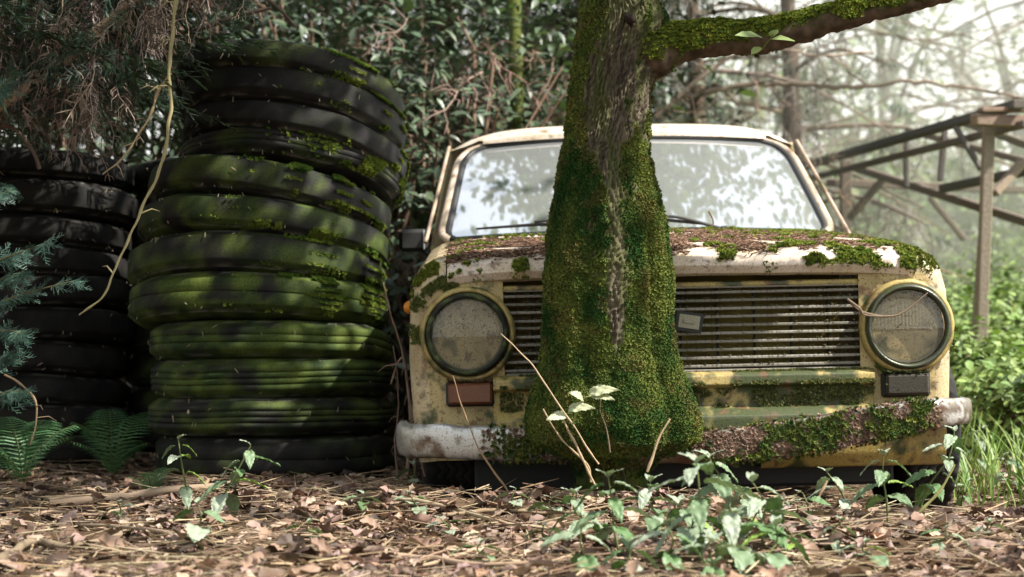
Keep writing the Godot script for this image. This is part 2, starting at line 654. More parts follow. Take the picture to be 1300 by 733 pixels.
# ---------- tyres ----------
func make_tyre(root: Node3D, R: float, w: float, ribs: int, green: float, seed_: int, mossy: float, moss_dir: float) -> void:
	rng.seed = seed_
	var prof := [[0.57, -0.38], [0.61, -0.455], [0.70, -0.495], [0.80, -0.50], [0.875, -0.475], [0.915, -0.435], [0.926, -0.41], [0.926, -0.398], [0.945, -0.388], [0.966, -0.345], [0.978, -0.30]]
	# tread with grooves
	var tread := []
	for k in ribs:
		var a := lerpf(-0.28, 0.28, float(k) / ribs)
		var e := lerpf(-0.28, 0.28, float(k + 1) / ribs)
		var g := 0.016
		var h := 0.988 + 0.012 * cos((a + e) * 1.6)
		tread.append([h, a + g])
		tread.append([h + 0.002, (a + e) / 2])
		tread.append([h, e - g])
		if k < ribs - 1:
			tread.append([h - 0.014, e - g * 0.5])
			tread.append([h - 0.014, e + g * 0.5])
	var up := prof.duplicate()
	up.reverse()
	prof.append_array(tread)
	for p in up:
		prof.append([p[0], -p[1]])
	var segs := 120
	var pts := PackedVector3Array()
	var cols := PackedColorArray()
	var off := Vector3(seed_ * 1.7, seed_ * 0.9, seed_ * 2.3)
	for p in prof:
		for s in segs:
			var a := TAU * s / segs
			var rr: float = p[0] * R * (1.0 + 0.012 * n3(Vector3(cos(a), sin(a), 0) * 1.2 + off, 1.0))
			var hh: float = p[1] * w + 0.006 * n3(Vector3(cos(a), sin(a), 3.0) + off, 0.9)
			var q := Vector3(cos(a) * rr, hh, sin(a) * rr)
			pts.append(q)
			# algae grows in films that run round the tyre, with blotches and bare scuffs
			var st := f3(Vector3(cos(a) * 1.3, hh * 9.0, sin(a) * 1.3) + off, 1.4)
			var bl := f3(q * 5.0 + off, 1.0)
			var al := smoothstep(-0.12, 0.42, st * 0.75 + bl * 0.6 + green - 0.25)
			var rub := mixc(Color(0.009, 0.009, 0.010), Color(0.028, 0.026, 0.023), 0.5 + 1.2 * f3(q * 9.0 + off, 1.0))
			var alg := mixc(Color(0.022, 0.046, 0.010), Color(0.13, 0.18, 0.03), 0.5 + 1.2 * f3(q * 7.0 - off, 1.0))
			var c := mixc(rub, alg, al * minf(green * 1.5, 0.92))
			# pale dust and lichen caught on the shoulder rib
			var edge := 1.0 - clampf(absf(absf(p[1]) - 0.405) / 0.03, 0.0, 1.0)
			c = mixc(c, Color(0.24, 0.23, 0.2), edge * smoothstep(-0.1, 0.35, n3(q * 14.0 + off, 1.0)) * 0.7)
			cols.append(c)
	var b := Buf.new()
	b.grid(pts, segs, cols, true)
	part("casing", b.mesh(), M.rubber, root)
	# inner lining so that the hollow is dark and closed
	if mossy > 0.0:
		var where := []
		var tints := PackedColorArray()
		for k in int(16000 * mossy):
			var a := moss_dir + rng.randfn(0.0, 0.34)
			var row := rng.randi_range(8, prof.size() - 6)
			if rng.randf() < 0.5:
				row = prof.size() - rng.randi_range(5, 12)
			var p = prof[row]
			var q := Vector3(cos(a) * p[0] * R, p[1] * w, sin(a) * p[0] * R)
			if f3(q * 4.0 + off, 1.3) < 0.13:
				continue
			var nr := Vector3(cos(a), 0.5 if p[1] > 0.2 else 0.1, sin(a)).normalized()
			where.append(facing(nr, rnd(0, TAU), rnd(-0.5, 0.5), Vector3.ONE * rnd(0.006, 0.015), q))
			tints.append(vary(mixc(Color(0.05, 0.10, 0.015), Color(0.18, 0.22, 0.035), 0.5 + f3(q * 9.0, 1.0)), 0.25))
		scatter("moss", L.tuft, M.moss, where, tints, root)
	# fallen needles caught on the tread
	var ws := []
	var cs := PackedColorArray()
	for k in 16:
		var a := rnd(0.1, PI - 0.1)
		var p = prof[rng.randi_range(7, prof.size() - 8)]
		var q := Vector3(cos(a) * (p[0] * R + 0.003), p[1] * w, sin(a) * (p[0] * R + 0.003))
		var tr := Transform3D(Basis(Vector3.UP, -a + PI / 2) * Basis(Vector3.RIGHT, PI / 2 + rnd(-0.4, 0.4)) * Basis(Vector3.UP, rnd(-1.2, 1.2)), q)
		tr.basis = tr.basis.scaled_local(Vector3(0.0022, 0.0022, rnd(0.008, 0.024)))
		ws.append(tr)
		cs.append(vary(Color(0.42, 0.36, 0.25), 0.3))
	scatter("needles", L.straw, M.twig, ws, cs, root)

func place_tyre(cx: float, y0: float, y1: float, depth: float, R: float, roll: float, pitch: float, label: String, group: String, ribs: int, green: float, seed_: int, mossy := 0.0, moss_dir := 0.7) -> void:
	# y0, y1: where the front of the tread begins and ends in the photograph
	var front := at(cx, (y0 + y1) / 2.0, depth - R)
	var w := (y1 - y0) * (depth - R) / FOCAL
	var c := at(cx, 400, depth)
	c.y = front.y - R * sin(deg_to_rad(pitch))
	var root := thing("tyre", label, "tyre", c, group)
	root.rotation = Vector3(-deg_to_rad(pitch), rnd(0, 0.2), -deg_to_rad(roll))
	make_tyre(root, R, w * 1.03 + 0.006, ribs, green, seed_, mossy, moss_dir)

func build_tyres() -> void:
	var ord := ["top", "second from top", "third from top", "fourth from top", "fifth from top", "sixth from top", "seventh from top", "eighth from top", "ninth from top", "tenth from top", "second from bottom", "bottom"]
	var g := "tyres in the big leaning stack"
	# centre x, top of tread, bottom of tread, R, roll, pitch, ribs, green, moss, moss direction
	var rows := [
		[366, 44, 84, 0.418, 9, 15, 1, 0.30, 0.9, 0.35], [371, 76, 124, 0.412, 9.5, 15, 1, 0.16, 0.8, 0.3], [374, 122, 162, 0.408, 10, 14, 1, 0.12, 0.3, 0.2],
		[369, 160, 197, 0.404, 9, 13, 3, 0.30, 0.5, 0.75], [342, 195, 243, 0.44, 9, 11, 1, 0.42, 0.7, 0.7], [336, 242, 288, 0.452, 6, 10.5, 1, 0.50, 0.7, 0.9],
		[327, 288, 340, 0.462, 3.5, 10, 1, 0.46, 0.3, 0.7], [329, 341, 398, 0.466, 2, 7, 2, 0.62, 0.6, 0.7], [345, 404, 452, 0.437, 0.5, 4, 3, 0.66, 0.0, 1.4],
		[348, 453, 505, 0.435, -0.5, 2, 4, 0.6, 0.0, 2.1], [345, 506, 556, 0.44, -0.5, 1, 4, 0.42, 0.0, 2.2], [352, 557, 612, 0.43, 0, 0, 2, 0.22, 0.0, 0.0]]
	for k in rows.size():
		var r = rows[k]
		rng.seed = 40 + k
		var what: String = ["mossy", "dark", "black", "dark", "mossy", "green", "green", "green", "bright green", "ribbed green", "ribbed dark", "black"][k]
		place_tyre(r[0], r[1], r[2], 6.4, r[3], r[4], r[5], "%s truck tyre, %s of the leaning stack beside the car" % [what, ord[k]], g, r[6], r[7], 40 + k, r[8], r[9])
	g = "tyres in the stack behind the leaning one"
	var ys := [198, 236, 280, 322, 362, 404, 446, 488, 530, 570]
	for k in 9:
		rng.seed = 70 + k
		place_tyre(288 + 5 * sin(k * 2.1), ys[k], ys[k + 1] - 1, 7.32, 0.415, 4.0 - k * 0.4, 5, "dark green tyre behind the leaning stack, %s of its own stack" % (ord[k] if k < 8 else "bottom"), g, 1, 0.3, 70 + k)
	g = "tyres in the far left stack"
	var y2 := [184, 222, 268, 306, 348, 388, 430, 472, 512, 552, 592]
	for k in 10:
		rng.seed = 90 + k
		place_tyre(44 + 7 * sin(k * 1.7), y2[k], y2[k + 1] - 1, 7.0, 0.385, 2.0 * sin(k * 1.1), 5, "tyre blackened for shade, %s of the dim stack behind the ferns" % (ord[k] if k < 9 else "bottom"), g, 1, 0.02, 90 + k)  # almost no algae: the deep shade here is put into the tyre colour

# ---------- the car ----------
# own axes: x to the picture's right, y up, z towards the camera; z = 0 at the headlights
var paint_off := Vector3(3, 5, 7)

func weather(p: Vector3, base: Color, pale: float, grime: float, green: float) -> Color:
	var q := p + paint_off
	var c := mixc(base, Color(0.62, 0.53, 0.46), pale + 0.8 * pale * f3(q * 5.0, 1.0))
	c = mixc(c, Color(0.26, 0.20, 0.09), 0.7 * smoothstep(-0.05, 0.6, f3(q * Vector3(7.0, 2.5, 5.0), 1.0) + grime - 0.2))
	c = mixc(c, Color(0.045, 0.06, 0.018), smoothstep(0.1, 0.4, f3(q * 7.0 + Vector3(9, 0, 0), 1.0) + green - 0.25))
	c = mixc(c, Color(0.10, 0.07, 0.04), 0.75 * smoothstep(0.40, 0.56, f3(q * 17.0, 1.0) + grime * 0.3))
	c = mixc(c, Color(0.13, 0.06, 0.03), 0.7 * smoothstep(0.40, 0.5, f3(q * 11.0 + Vector3(0, 4, 0), 1.0) + grime * 0.12))
	return c

const YELLOW := Color(0.37, 0.285, 0.075)
const CREAM := Color(0.50, 0.40, 0.22)

func hood_pt(u: float, v: float) -> Vector3:
	var k := [[0.0, 0.0, 0.684], [0.03, 0.026, 0.690], [0.07, 0.040, 0.712], [0.12, 0.030, 0.740], [0.18, -0.015, 0.764], [0.27, -0.11, 0.784], [0.5, -0.42, 0.82], [0.75, -0.78, 0.853], [1.0, -1.15, 0.884]]
	var zk := []
	var yk := []
	for e in k:
		zk.append([e[0], e[1]])
		yk.append([e[0], e[2]])
	var z := curve(zk, v)
	var y := curve(yk, v)
	var a := absf(u)
	y -= 0.012 * u * u + 0.012 * pow(a, 14.0)
	y += 0.008 * smoothstep(0.55, 0.45, a) * v
	z -= 0.022 * u * u
	return Vector3(u * 0.688, y, z)

func top_edge(z: float) -> float:
	return curve([[-4.2, 0.80], [-3.2, 0.872], [-1.15, 0.860], [-0.78, 0.829], [-0.42, 0.796], [-0.11, 0.762], [0.02, 0.742]], z)

func side_sec(s: float, z: float) -> Vector2:
	var t := top_edge(z)
	var xs := [[0.0, 0.692], [0.1, 0.722], [0.2, 0.758], [0.3, 0.784], [0.42, 0.800], [0.6, 0.807], [0.8, 0.80], [1.0, 0.782]]
	var ys := [[0.0, t], [0.1, t - 0.006], [0.2, t - 0.026], [0.3, t - 0.062], [0.42, t - 0.125], [0.6, 0.46], [0.8, 0.30], [1.0, 0.15]]
	return Vector2(curve(xs, s), curve(ys, s))

func fender_pt(side: float, s: float, z: float) -> Vector3:
	var p := side_sec(s, z)
	if z > -0.07:
		var k := (z + 0.07) / 0.07
		var q := 0.055 * (1.0 - sqrt(maxf(0.0, 1.0 - k * k)))
		var e := side_sec(minf(s + 0.02, 1.0), z) - side_sec(maxf(s - 0.02, 0.0), z)
		var nrm := Vector2(e.y, -e.x).normalized()
		if nrm.x > 0.0:
			nrm = -nrm
		if s < 0.08:
			nrm = Vector2(0, -1)
		p += nrm * q
	var arch := 0.33 * 0.33 - pow(z + 0.42, 2.0)
	if arch > 0.0 and z < -0.1:
		p.y = maxf(p.y, 0.22 + sqrt(arch))
	return Vector3(side * p.x, p.y, z)

func make_fender(car: Node3D, side: float) -> void:
	var b := Buf.new()
	var pts := PackedVector3Array()
	var cols := PackedColorArray()
	var zs := []
	for k in 13:
		zs.append(-0.07 * (1.0 - sin(k / 12.0 * PI / 2)))
	zs.reverse()
	for k in 60:
		zs.append(-0.07 - 1.1 * (k + 1) / 60.0)
	var w := 101
	for z in zs:
		for k in w:
			var p := fender_pt(side, k / (w - 1.0), z)
			pts.append(p)
			cols.append(weather(p, mixc(YELLOW, CREAM, 0.6 + 0.4 * f3(p * 4.0, 1.0)), 0.35, 0.1, 0.06 if side < 0 else 0.15))
	b.grid(pts, w, cols)
	# front face, from the rounded outline in to the grille
	pts = PackedVector3Array()
	cols = PackedColorArray()
	for k in w:
		var o := fender_pt(side, k / (w - 1.0), 0.0)
		for q in 61:
			var t := q / 60.0
			var p := Vector3(lerpf(o.x, side * 0.525, t), o.y, 0.004 * sin(t * PI))
			pts.append(p)
			cols.append(weather(p, mixc(YELLOW, CREAM, 0.35), 0.12, 0.05, 0.08 if side < 0 else 0.16))
	b.grid(pts, 61, cols)
	part("fender", b.mesh(), M.paint, car)

func make_headlight(car: Node3D, c: Vector3, ringed: bool) -> void:
	var o := Node3D.new()
	o.name = "headlight"
	o.position = c
	car.add_child(o, true)
	var b := Buf.new()
	lathe(b, [[0.140, -0.012], [0.141, 0.004], [0.136, 0.015], [0.129, 0.018], [0.124, 0.014], [0.122, 0.0]], 72)
	for k in b.v.size():
		b.c[k] = weather(b.v[k] + c, YELLOW, 0.1, 0.22, 0.25)
	part("trim_ring", b.mesh(), M.paint, o)
	b = Buf.new()
	var r0 := 0.126 if ringed else 0.121
	lathe(b, [[r0, 0.0], [r0, 0.022], [r0 - 0.005, 0.034], [r0 - 0.011, 0.036], [r0 - 0.015, 0.030], [r0 - 0.017, 0.012]], 72)
	for k in b.v.size():
		var t := f3((b.v[k] + c) * 22.0, 1.0)
		b.c[k] = mixc(Color(0.02, 0.022, 0.018) if not ringed else Color(0.10, 0.11, 0.09), Color(0.10, 0.13, 0.05), t * 1.6)
	part("rim", b.mesh(), M.chrome if ringed else M.dirty, o)
	# reflector bowl
	b = Buf.new()
	lathe(b, [[0.107, 0.012], [0.098, -0.015], [0.075, -0.045], [0.04, -0.062], [0.002, -0.068]], 40)
	part("reflector", b.mesh(), M.bowl, o)
	b = Buf.new()
	b.box(Vector3(-0.005, -0.03, -0.045), Vector3(0.005, 0.012, -0.012), 0.002)
	b.box(Vector3(-0.016, 0.004, -0.045), Vector3(0.016, 0.012, -0.010), 0.002)
	part("bulb_holder", b.mesh(), plain(Color(0.45, 0.43, 0.38), 0.4, 0.4), o)
	# fluted lens
	b = Buf.new()
	var pts := PackedVector3Array()
	for r in 27:
		var rr := 0.1065 * r / 26.0
		for s in 96:
			var a := TAU * s / 96.0
			var x := cos(a) * rr
			var y := sin(a) * rr
			var z := 0.03 - 0.9 * rr * rr
			if y > -0.005:
				z += 0.0012 * sin(x * 620.0)
			elif absf(y + 0.007) < 0.002:
				z += 0.002
			pts.append(Vector3(x, y, z))
	b.grid(pts, 96, PackedColorArray(), true)
	part("lens", b.mesh(), M.lens, o)
	# dirt dried onto the glass
	var ws := []
	var cs := PackedColorArray()
	for k in 420:
		var a := rnd(0, TAU)
		var rr := 0.103 * pow(rng.randf(), 0.42)
		var p := Vector3(cos(a) * rr, sin(a) * rr, 0.0315 - 0.9 * rr * rr)
		if n3((p + c) * 30.0, 1.0) < -0.05 + 0.2 * rng.randf():
			continue
		ws.append(facing(Vector3(0, 0, 1), rnd(0, TAU), 0.0, Vector3(rnd(0.002, 0.005), 0.0009, rnd(0.002, 0.006)), p))
		cs.append(vary(Color(0.10, 0.09, 0.05), 0.5))
	scatter("dried_dirt", L.tuft, M.moss, ws, cs, o)

func sheet(car: Node3D, called: String, prof: Array, x0: float, x1: float, steps: int, f: Callable, material: Material, bow := 0.0) -> MeshInstance3D:
	# a panel: the profile [z, y] carried from x0 to x1
	var pts := PackedVector3Array()
	var cols := PackedColorArray()
	for p in prof:
		for k in steps + 1:
			var x := lerpf(x0, x1, float(k) / steps)
			var q := Vector3(x, p[1], p[0] - bow * x * x)
			pts.append(q)
			cols.append(f.call(q))
	var b := Buf.new()
	b.grid(pts, steps + 1, cols)
	return part(called, b.mesh(), material, car)

func fill(a: Array, per: int) -> Array:
	var out := []
	for k in a.size() - 1:
		for q in per:
			var t := float(q) / per
			out.append([lerpf(a[k][0], a[k + 1][0], t), lerpf(a[k][1], a[k + 1][1], t)])
	out.append(a[-1])
	return out

func shield_pt(u: float, v: float) -> Vector3:
	# windscreen surface; u across -1..1, v from its foot to its head
	var cu := 0.22
	var m := 1.0
	if v > 1.0 - cu:
		var k := (v - 1.0 + cu) / cu
		m = 1.0 - 0.15 * (1.0 - sqrt(maxf(0.0, 1.0 - k * k)))
	elif v < 0.12:
		var k := (0.12 - v) / 0.12
		m = 1.0 - 0.05 * (1.0 - sqrt(maxf(0.0, 1.0 - k * k)))
	u *= m
	var a := Vector3(0.712 * u, 0.888 - 0.012 * u * u, -1.18 - 0.17 * u * u)
	var b := Vector3(0.632 * u, 1.292 - 0.018 * u * u, -1.76 - 0.11 * u * u)
	var p := a.lerp(b, v)
	p.z += 0.012 * sin(v * PI)
	return p

func bumper_path() -> Array:
	# [x, y of the middle, z, half height]; bent down at the tree and up at the right
	return [[-0.80, 0.222, -0.28, 0.050], [-0.825, 0.222, -0.10, 0.053], [-0.80, 0.221, 0.04, 0.055], [-0.74, 0.220, 0.105, 0.055], [-0.60, 0.214, 0.135, 0.053], [-0.40, 0.206, 0.15, 0.052], [-0.2, 0.196, 0.150, 0.050], [0.0, 0.186, 0.150, 0.048],
		[0.06, 0.187, 0.150, 0.050], [0.2, 0.200, 0.150, 0.054], [0.38, 0.221, 0.15, 0.058], [0.55, 0.248, 0.14, 0.056], [0.68, 0.266, 0.12, 0.050], [0.78, 0.272, 0.07, 0.046], [0.84, 0.268, -0.02, 0.044], [0.86, 0.262, -0.2, 0.042]]

func make_bumper(car: Node3D) -> void:
	rng.seed = 510
	var keys := bumper_path()
	var mid := []
	var hh := []
	for k in keys:
		mid.append(Vector3(k[0], k[1], k[2]))
		hh.append([float(hh.size()), k[3]])
	var count := 200
	var pts := PackedVector3Array()
	var cols := PackedColorArray()
	var prof := 22
	for k in count:
		var t := k / (count - 1.0)
		var c := along(mid, t)
		var d := along(mid, minf(t + 0.004, 1.0)) - along(mid, maxf(t - 0.004, 0.0))
		var outw := Vector3(-d.z, 0, d.x).normalized()
		if outw.z < 0.0 and absf(outw.x) < 0.7:
			outw = -outw
		if c.x < -0.7 and outw.x > 0.3 or c.x > 0.7 and outw.x < -0.3:
			outw = -outw
		var h := 0.9 * curve(hh, t * (keys.size() - 1))
		# dents and ripples
		var dent := 0.010 * f3(Vector3(c.x * 3.0, 1, 2), 1.0) + 0.006 * n3(Vector3(c.x * 14.0, 5, 2), 1.0) * smoothstep(0.05, 0.4, c.x)
		for q in prof:
			var a := lerpf(-0.60, 0.60, q / (prof - 1.0)) * PI
			var y := sin(a * 0.85) * h
			var o := 0.024 * (1.0 - pow(absf(a) / (0.60 * PI), 3.0)) + dent
			if q < 2 or q > prof - 3:
				o -= 0.006
			var p := c + outw * o + Vector3(0, y, 0)
			p += Vector3(0, 0.004, 0.002) * n3(p * 11.0, 1.0)
			pts.append(p)
			var rust := f3(p * 8.0 + Vector3(0, 3, 0), 1.0) + 0.9 * smoothstep(-0.42, 0.1, p.x) * smoothstep(0.85, 0.6, p.x) - 0.35
			var upper := float(q) / prof
			var col := mixc(Color(0.55, 0.55, 0.55), Color(0.13, 0.075, 0.05), smoothstep(-0.05, 0.22, rust - 0.75 * smoothstep(0.55, 0.8, upper) + 0.1))
			col = mixc(col, Color(0.16, 0.12, 0.08), 0.8 * smoothstep(0.22, 0.42, f3(p * 15.0, 1.0) + 0.45 * smoothstep(0.6, 0.8, p.x)))
			col = mixc(col, Color(0.33, 0.31, 0.26), 0.6 * smoothstep(-0.2, 0.4, f3(p * 5.0 + Vector3(0, 0, 9), 1.0)))
			cols.append(col)
	var b := Buf.new()
	b.grid(pts, prof, cols)
	part("bumper", b.mesh(), M.chrome, car).set_meta("label", "dented peeling chrome bumper, sagging at the tree and overgrown with moss")
	b.normals()
	var where := []
	var tints := PackedColorArray()
	var w2 := []
	var t2 := PackedColorArray()
	for k in b.v.size():
		var p := b.v[k]
		var row := k % prof
		var m := f3(p * 9.0 + Vector3(7, 0, 1), 1.0)
		var on := smoothstep(-0.1, 0.15, p.x) * smoothstep(0.76, 0.6, p.x) + 0.75 * smoothstep(-0.62, -0.5, p.x) * smoothstep(-0.2, -0.36, p.x)
		if row < 5 or row > 16:
			on *= 0.25
		for z in 5:
			if rng.randf() < on * smoothstep(-0.22, 0.25, m) * 0.6:
				var nr := (b.n[k] + Vector3(0, 0.15, 0)).normalized()
				where.append(facing(nr, rnd(0, TAU), rnd(-0.7, 0.7), Vector3.ONE * rnd(0.006, 0.02), p + Vector3(rnd(-4, 4), rnd(-3, 3), 0) * 0.001))
				tints.append(vary(mixc(Color(0.03, 0.07, 0.02), Color(0.13, 0.15, 0.03), rng.randf()), 0.4))
			elif rng.randf() < on * 0.45:
				w2.append(facing((b.n[k] + Vector3(0, 0.2, 0)).normalized(), rnd(0, TAU), rnd(-0.5, 0.5), Vector3(1.4, 0.8, 1.4) * rnd(0.006, 0.013), p + Vector3(rnd(-4, 4), rnd(-4, 4), 0) * 0.001))
				t2.append(vary(mixc(Color(0.09, 0.055, 0.035), Color(0.25, 0.17, 0.13), rng.randf()), 0.4))
	scatter("moss", L.tuft, M.moss, where, tints, car)
	scatter("rotted_litter", L.tuft, M.moss, w2, t2, car)

func make_wheel(car: Node3D, c: Vector3, R: float, w: float, yaw: float) -> void:
	var o := Node3D.new()
	o.name = "wheel"
	o.position = c
	o.rotation.y = yaw
	car.add_child(o, true)
	# tyre: lathed about x, flat at the bottom
	var b := Buf.new()
	var prof := [[0.62, -0.42], [0.72, -0.53], [0.85, -0.55], [0.94, -0.47]]
	for k in 5:
		var a := -0.42 + 0.168 * k
		prof.append_array([[0.99, a + 0.008], [0.992, a + 0.15]])
		if k < 4:
			prof.append_array([[0.955, a + 0.156], [0.955, a + 0.172]])
	prof.append_array([[0.94, 0.47], [0.85, 0.55], [0.72, 0.53], [0.62, 0.42]])
	var pts := PackedVector3Array()
	var cols := PackedColorArray()
	for p in prof:
		for s in 140:
			var a := TAU * s / 140.0
			var r: float = p[0] * R
			var zig := 0.006 * (1.0 if s % 4 < 2 else -1.0) if absf(p[1]) < 0.42 else 0.0
			var q := Vector3(p[1] * w + zig, sin(a) * r, cos(a) * r)
			if q.y < -R * 0.86:
				q.x *= 1.0 + (-R * 0.86 - q.y) * 2.0
				q.y = -R * 0.86 + (q.y + R * 0.86) * 0.2
			pts.append(q)
			cols.append(mixc(Color(0.012, 0.012, 0.013), Color(0.04, 0.036, 0.03), 0.5 + f3(q * 12.0, 1.0)))
	b.grid(pts, 140, cols, true)
	part("tyre", b.mesh(), M.rubber, o)
	b = Buf.new()
	for s in [-1.0, 1.0]:
		var k0 := b.v.size()
		lathe(b, [[0.64 * R, 0.40 * w * s], [0.60 * R, 0.36 * w * s], [0.55 * R, 0.22 * w * s], [0.2 * R, 0.30 * w * s], [0.002, 0.34 * w * s]], 40, Color(0.08, 0.05, 0.035))
		b.move(Transform3D(Basis(Vector3.UP, PI / 2), Vector3.ZERO), k0)
	part("rim", b.mesh(), M.dirty, o)

func build_car() -> void:
	rng.seed = 500
	var car := thing("car", "abandoned pale yellow saloon car, mossy and rusted, with a tree grown through its bumper", "car", Vector3(0.512, 0.0, -5.2))
	car.rotation = Vector3(0, deg_to_rad(1.1), deg_to_rad(1.2))
	# hood
	var w := 200
	var h := 150
	var pts := PackedVector3Array()
	var cols := PackedColorArray()
	for k in h:
		var v := k / (h - 1.0)
		v = v * 0.55 + 0.45 * v * v
		for q in w:
			var u := q / (w - 1.0) * 2.0 - 1.0
			var p := hood_pt(u, v)
			p.y += 0.0025 * f3(p * 4.0, 1.0)
			pts.append(p)
			cols.append(weather(p, mixc(YELLOW, CREAM, 0.7), 0.95, -0.05, -0.1))
	var b := Buf.new()
	b.grid(pts, w, cols)
	part("hood", b.mesh(), M.paint, car).set_meta("label", "pale weathered hood strewn with moss and needles")
	b.normals()
	var hv := b.v
	var hn := PackedVector3Array()
	for q in b.n:
		hn.append(q if q.y > 0.0 or q.z > 0.3 else -q)
	# moss cushions and litter on the hood
	var where := []
	var tints := PackedColorArray()
	var w2 := []
	var t2 := PackedColorArray()
	for k in hv.size():
		var p := hv[k]
		var q := k / w
		var v := q / (h - 1.0)
		v = v * 0.55 + 0.45 * v * v
		var right := smoothstep(0.0, 0.6, p.x)
		var rim := smoothstep(0.45, 0.66, p.x) * smoothstep(0.14, 0.3, v)
		var rear := smoothstep(0.72, 0.95, v) * smoothstep(0.1, 0.4, p.x)
		var lip := smoothstep(0.02, 0.06, v) * smoothstep(0.30, 0.2, v) * right * 1.0
		var m := f3(p * 7.0 + Vector3(2, 0, 0), 1.0)
		var mm := rim * 0.6 + rear * 0.75 + lip * 0.85 + smoothstep(0.06, 0.1, v) * smoothstep(0.25, 0.18, v) * 0.15
		if rng.randf() < smoothstep(0.08, 0.3, m + mm * 0.45 - 0.22) * 0.85:
			for z in 2:
				where.append(facing((hn[k] + Vector3(0, 0.3, 0.1)).normalized(), rnd(0, TAU), rnd(-0.6, 0.6), Vector3.ONE * rnd(0.006, 0.016), p + Vector3(rnd(-4, 4), 0, rnd(-5, 5)) * 0.001))
				tints.append(vary(mixc(Color(0.05, 0.10, 0.015), Color(0.22, 0.24, 0.04), rng.randf()), 0.4))
		var deb := smoothstep(0.11, 0.24, v) * smoothstep(1.0, 0.7, v) * smoothstep(-0.25, 0.2, f3(p * 4.0 + Vector3(0, 8, 0), 1.0) + 0.06)
		for rep in 2:
			if rng.randf() > deb * 0.8:
				continue
			var tr := Transform3D(Basis(Vector3.UP, rnd(0, TAU)) * Basis(Vector3.RIGHT, rnd(-0.25, 0.25)), p + Vector3(rnd(-4, 4) * 0.001, 0.003, rnd(-5, 5) * 0.001))
			tr.basis = tr.basis.scaled_local(Vector3(rnd(0.002, 0.006), rnd(0.001, 0.003), rnd(0.012, 0.04)))
			w2.append(tr)
			t2.append(vary([Color(0.16, 0.09, 0.06), Color(0.30, 0.2, 0.14), Color(0.09, 0.055, 0.04)][k % 3], 0.35))
	scatter("moss", L.tuft, M.moss, where, tints, car)
	var inv := car.transform
	for k in w2.size():
		w2[k] = inv * w2[k]
	tag(scatter("needle_litter", L.straw, M.twig, w2, t2), "brown needles and twig scraps lying on the car's hood", "needles")
	# fenders, headlights, side lamps
	make_fender(car, -1.0)
	make_fender(car, 1.0)
	make_headlight(car, Vector3(-0.632, 0.525, 0.012), false)
	make_headlight(car, Vector3(0.662, 0.522, 0.012), true)
	# moss on the fender shoulders and round the lamps
	where = []
	tints = PackedColorArray()
	for k in 9000:
		var side := 1.0 if k % 5 else -1.0
		var z := -rnd(0.0, 1.0)
		var s := rnd(0.0, 0.5)
		if side < 0.0:
			z = -rnd(0.0, 0.05)
		var p := fender_pt(side, s, z)
		var q := fender_pt(side, minf(s + 0.03, 1.0), z) - p
		var nr := Vector3(-q.y, q.x, 0).normalized()
		if nr.y < 0.0:
			nr = -nr
		if f3(p * 8.0, 1.0) < (0.0 if side > 0.0 else 0.12) + s * 0.35:
			continue
		where.append(facing(nr, rnd(0, TAU), rnd(-0.6, 0.6), Vector3.ONE * rnd(0.006, 0.014), p))
		tints.append(vary(mixc(Color(0.06, 0.10, 0.015), Color(0.25, 0.27, 0.05), rng.randf()), 0.4))
	for k in 3600:
		# over the left lamp, and hanging round the right lamp's foot
		var left := k % 2 == 0
		var a := rnd(0.55 * PI, 1.05 * PI) if left else rnd(1.02 * PI, 1.98 * PI)
		var r := rnd(0.142, 0.185) if left else rnd(0.122, 0.15)
		var p := (Vector3(-0.632, 0.525, 0.006) if left else Vector3(0.662, 0.522, 0.012)) + Vector3(cos(a), sin(a), 0) * r
		if f3(p * 10.0 + Vector3(4, 4, 0), 1.0) < 0.02:
			continue
		where.append(facing(Vector3(0, 0.2, 1).normalized(), rnd(0, TAU), rnd(-0.8, 0.8), Vector3.ONE * rnd(0.005, 0.012), p))
		tints.append(vary(mixc(Color(0.05, 0.08, 0.02), Color(0.17, 0.17, 0.05), rng.randf()), 0.4))
	scatter("moss", L.tuft, M.moss, where, tints, car)
	# nose: strip above the grille, panel below it, dark well behind
	sheet(car, "upper_strip", fill([[-0.07, 0.668], [-0.014, 0.667], [-0.006, 0.664], [-0.004, 0.656], [-0.006, 0.648], [-0.04, 0.646]], 4), -0.54, 0.54, 160, func(p): return weather(p, YELLOW, 0.05, 0.24, 0.34), M.paint)
	sheet(car, "lower_panel", fill([[-0.06, 0.408], [-0.01, 0.404], [0.022, 0.398], [0.034, 0.388], [0.036, 0.362], [0.016, 0.352], [0.012, 0.30], [0.03, 0.287], [0.05, 0.27], [0.052, 0.22], [0.03, 0.20]], 5), -0.56, 0.56, 200, func(p): return weather(p, YELLOW, 0.1, 0.18, 0.42 + 0.5 * smoothstep(-0.3, 0.5, p.x)), M.paint)
	sheet(car, "grille_well", fill([[-0.05, 0.76], [-0.30, 0.72], [-0.30, 0.41], [-0.02, 0.405]], 3), -0.53, 0.53, 10, func(p): return weather(p, YELLOW, 0.0, 0.35, 0.25), M.dirty)
	var grille := Node3D.new()
	grille.name = "grille"
	car.add_child(grille)
	var slat := Buf.new()
	slat.box(Vector3(-0.55, -0.0045, -0.030), Vector3(0.55, 0.0045, 0.0), 0.002)
	var slat_mesh := slat.mesh()
	var slat_mats := []
	for k in 3:
		var sm := relief(plain([Color(0.20, 0.19, 0.165), Color(0.25, 0.24, 0.21), Color(0.15, 0.145, 0.115)][k], 0.6, 0.12), M.dirty.normal_texture, 6.0, 0.6)
		slat_mats.append(stained(sm, M.dirt))
	for k in 10:
		var s := part("slat", slat_mesh, slat_mats[(k * 7) % 3], grille)
		s.position = Vector3(0, 0.4165 + 0.0242 * k, -0.006)
		s.rotation.z = rnd(-0.004, 0.004)
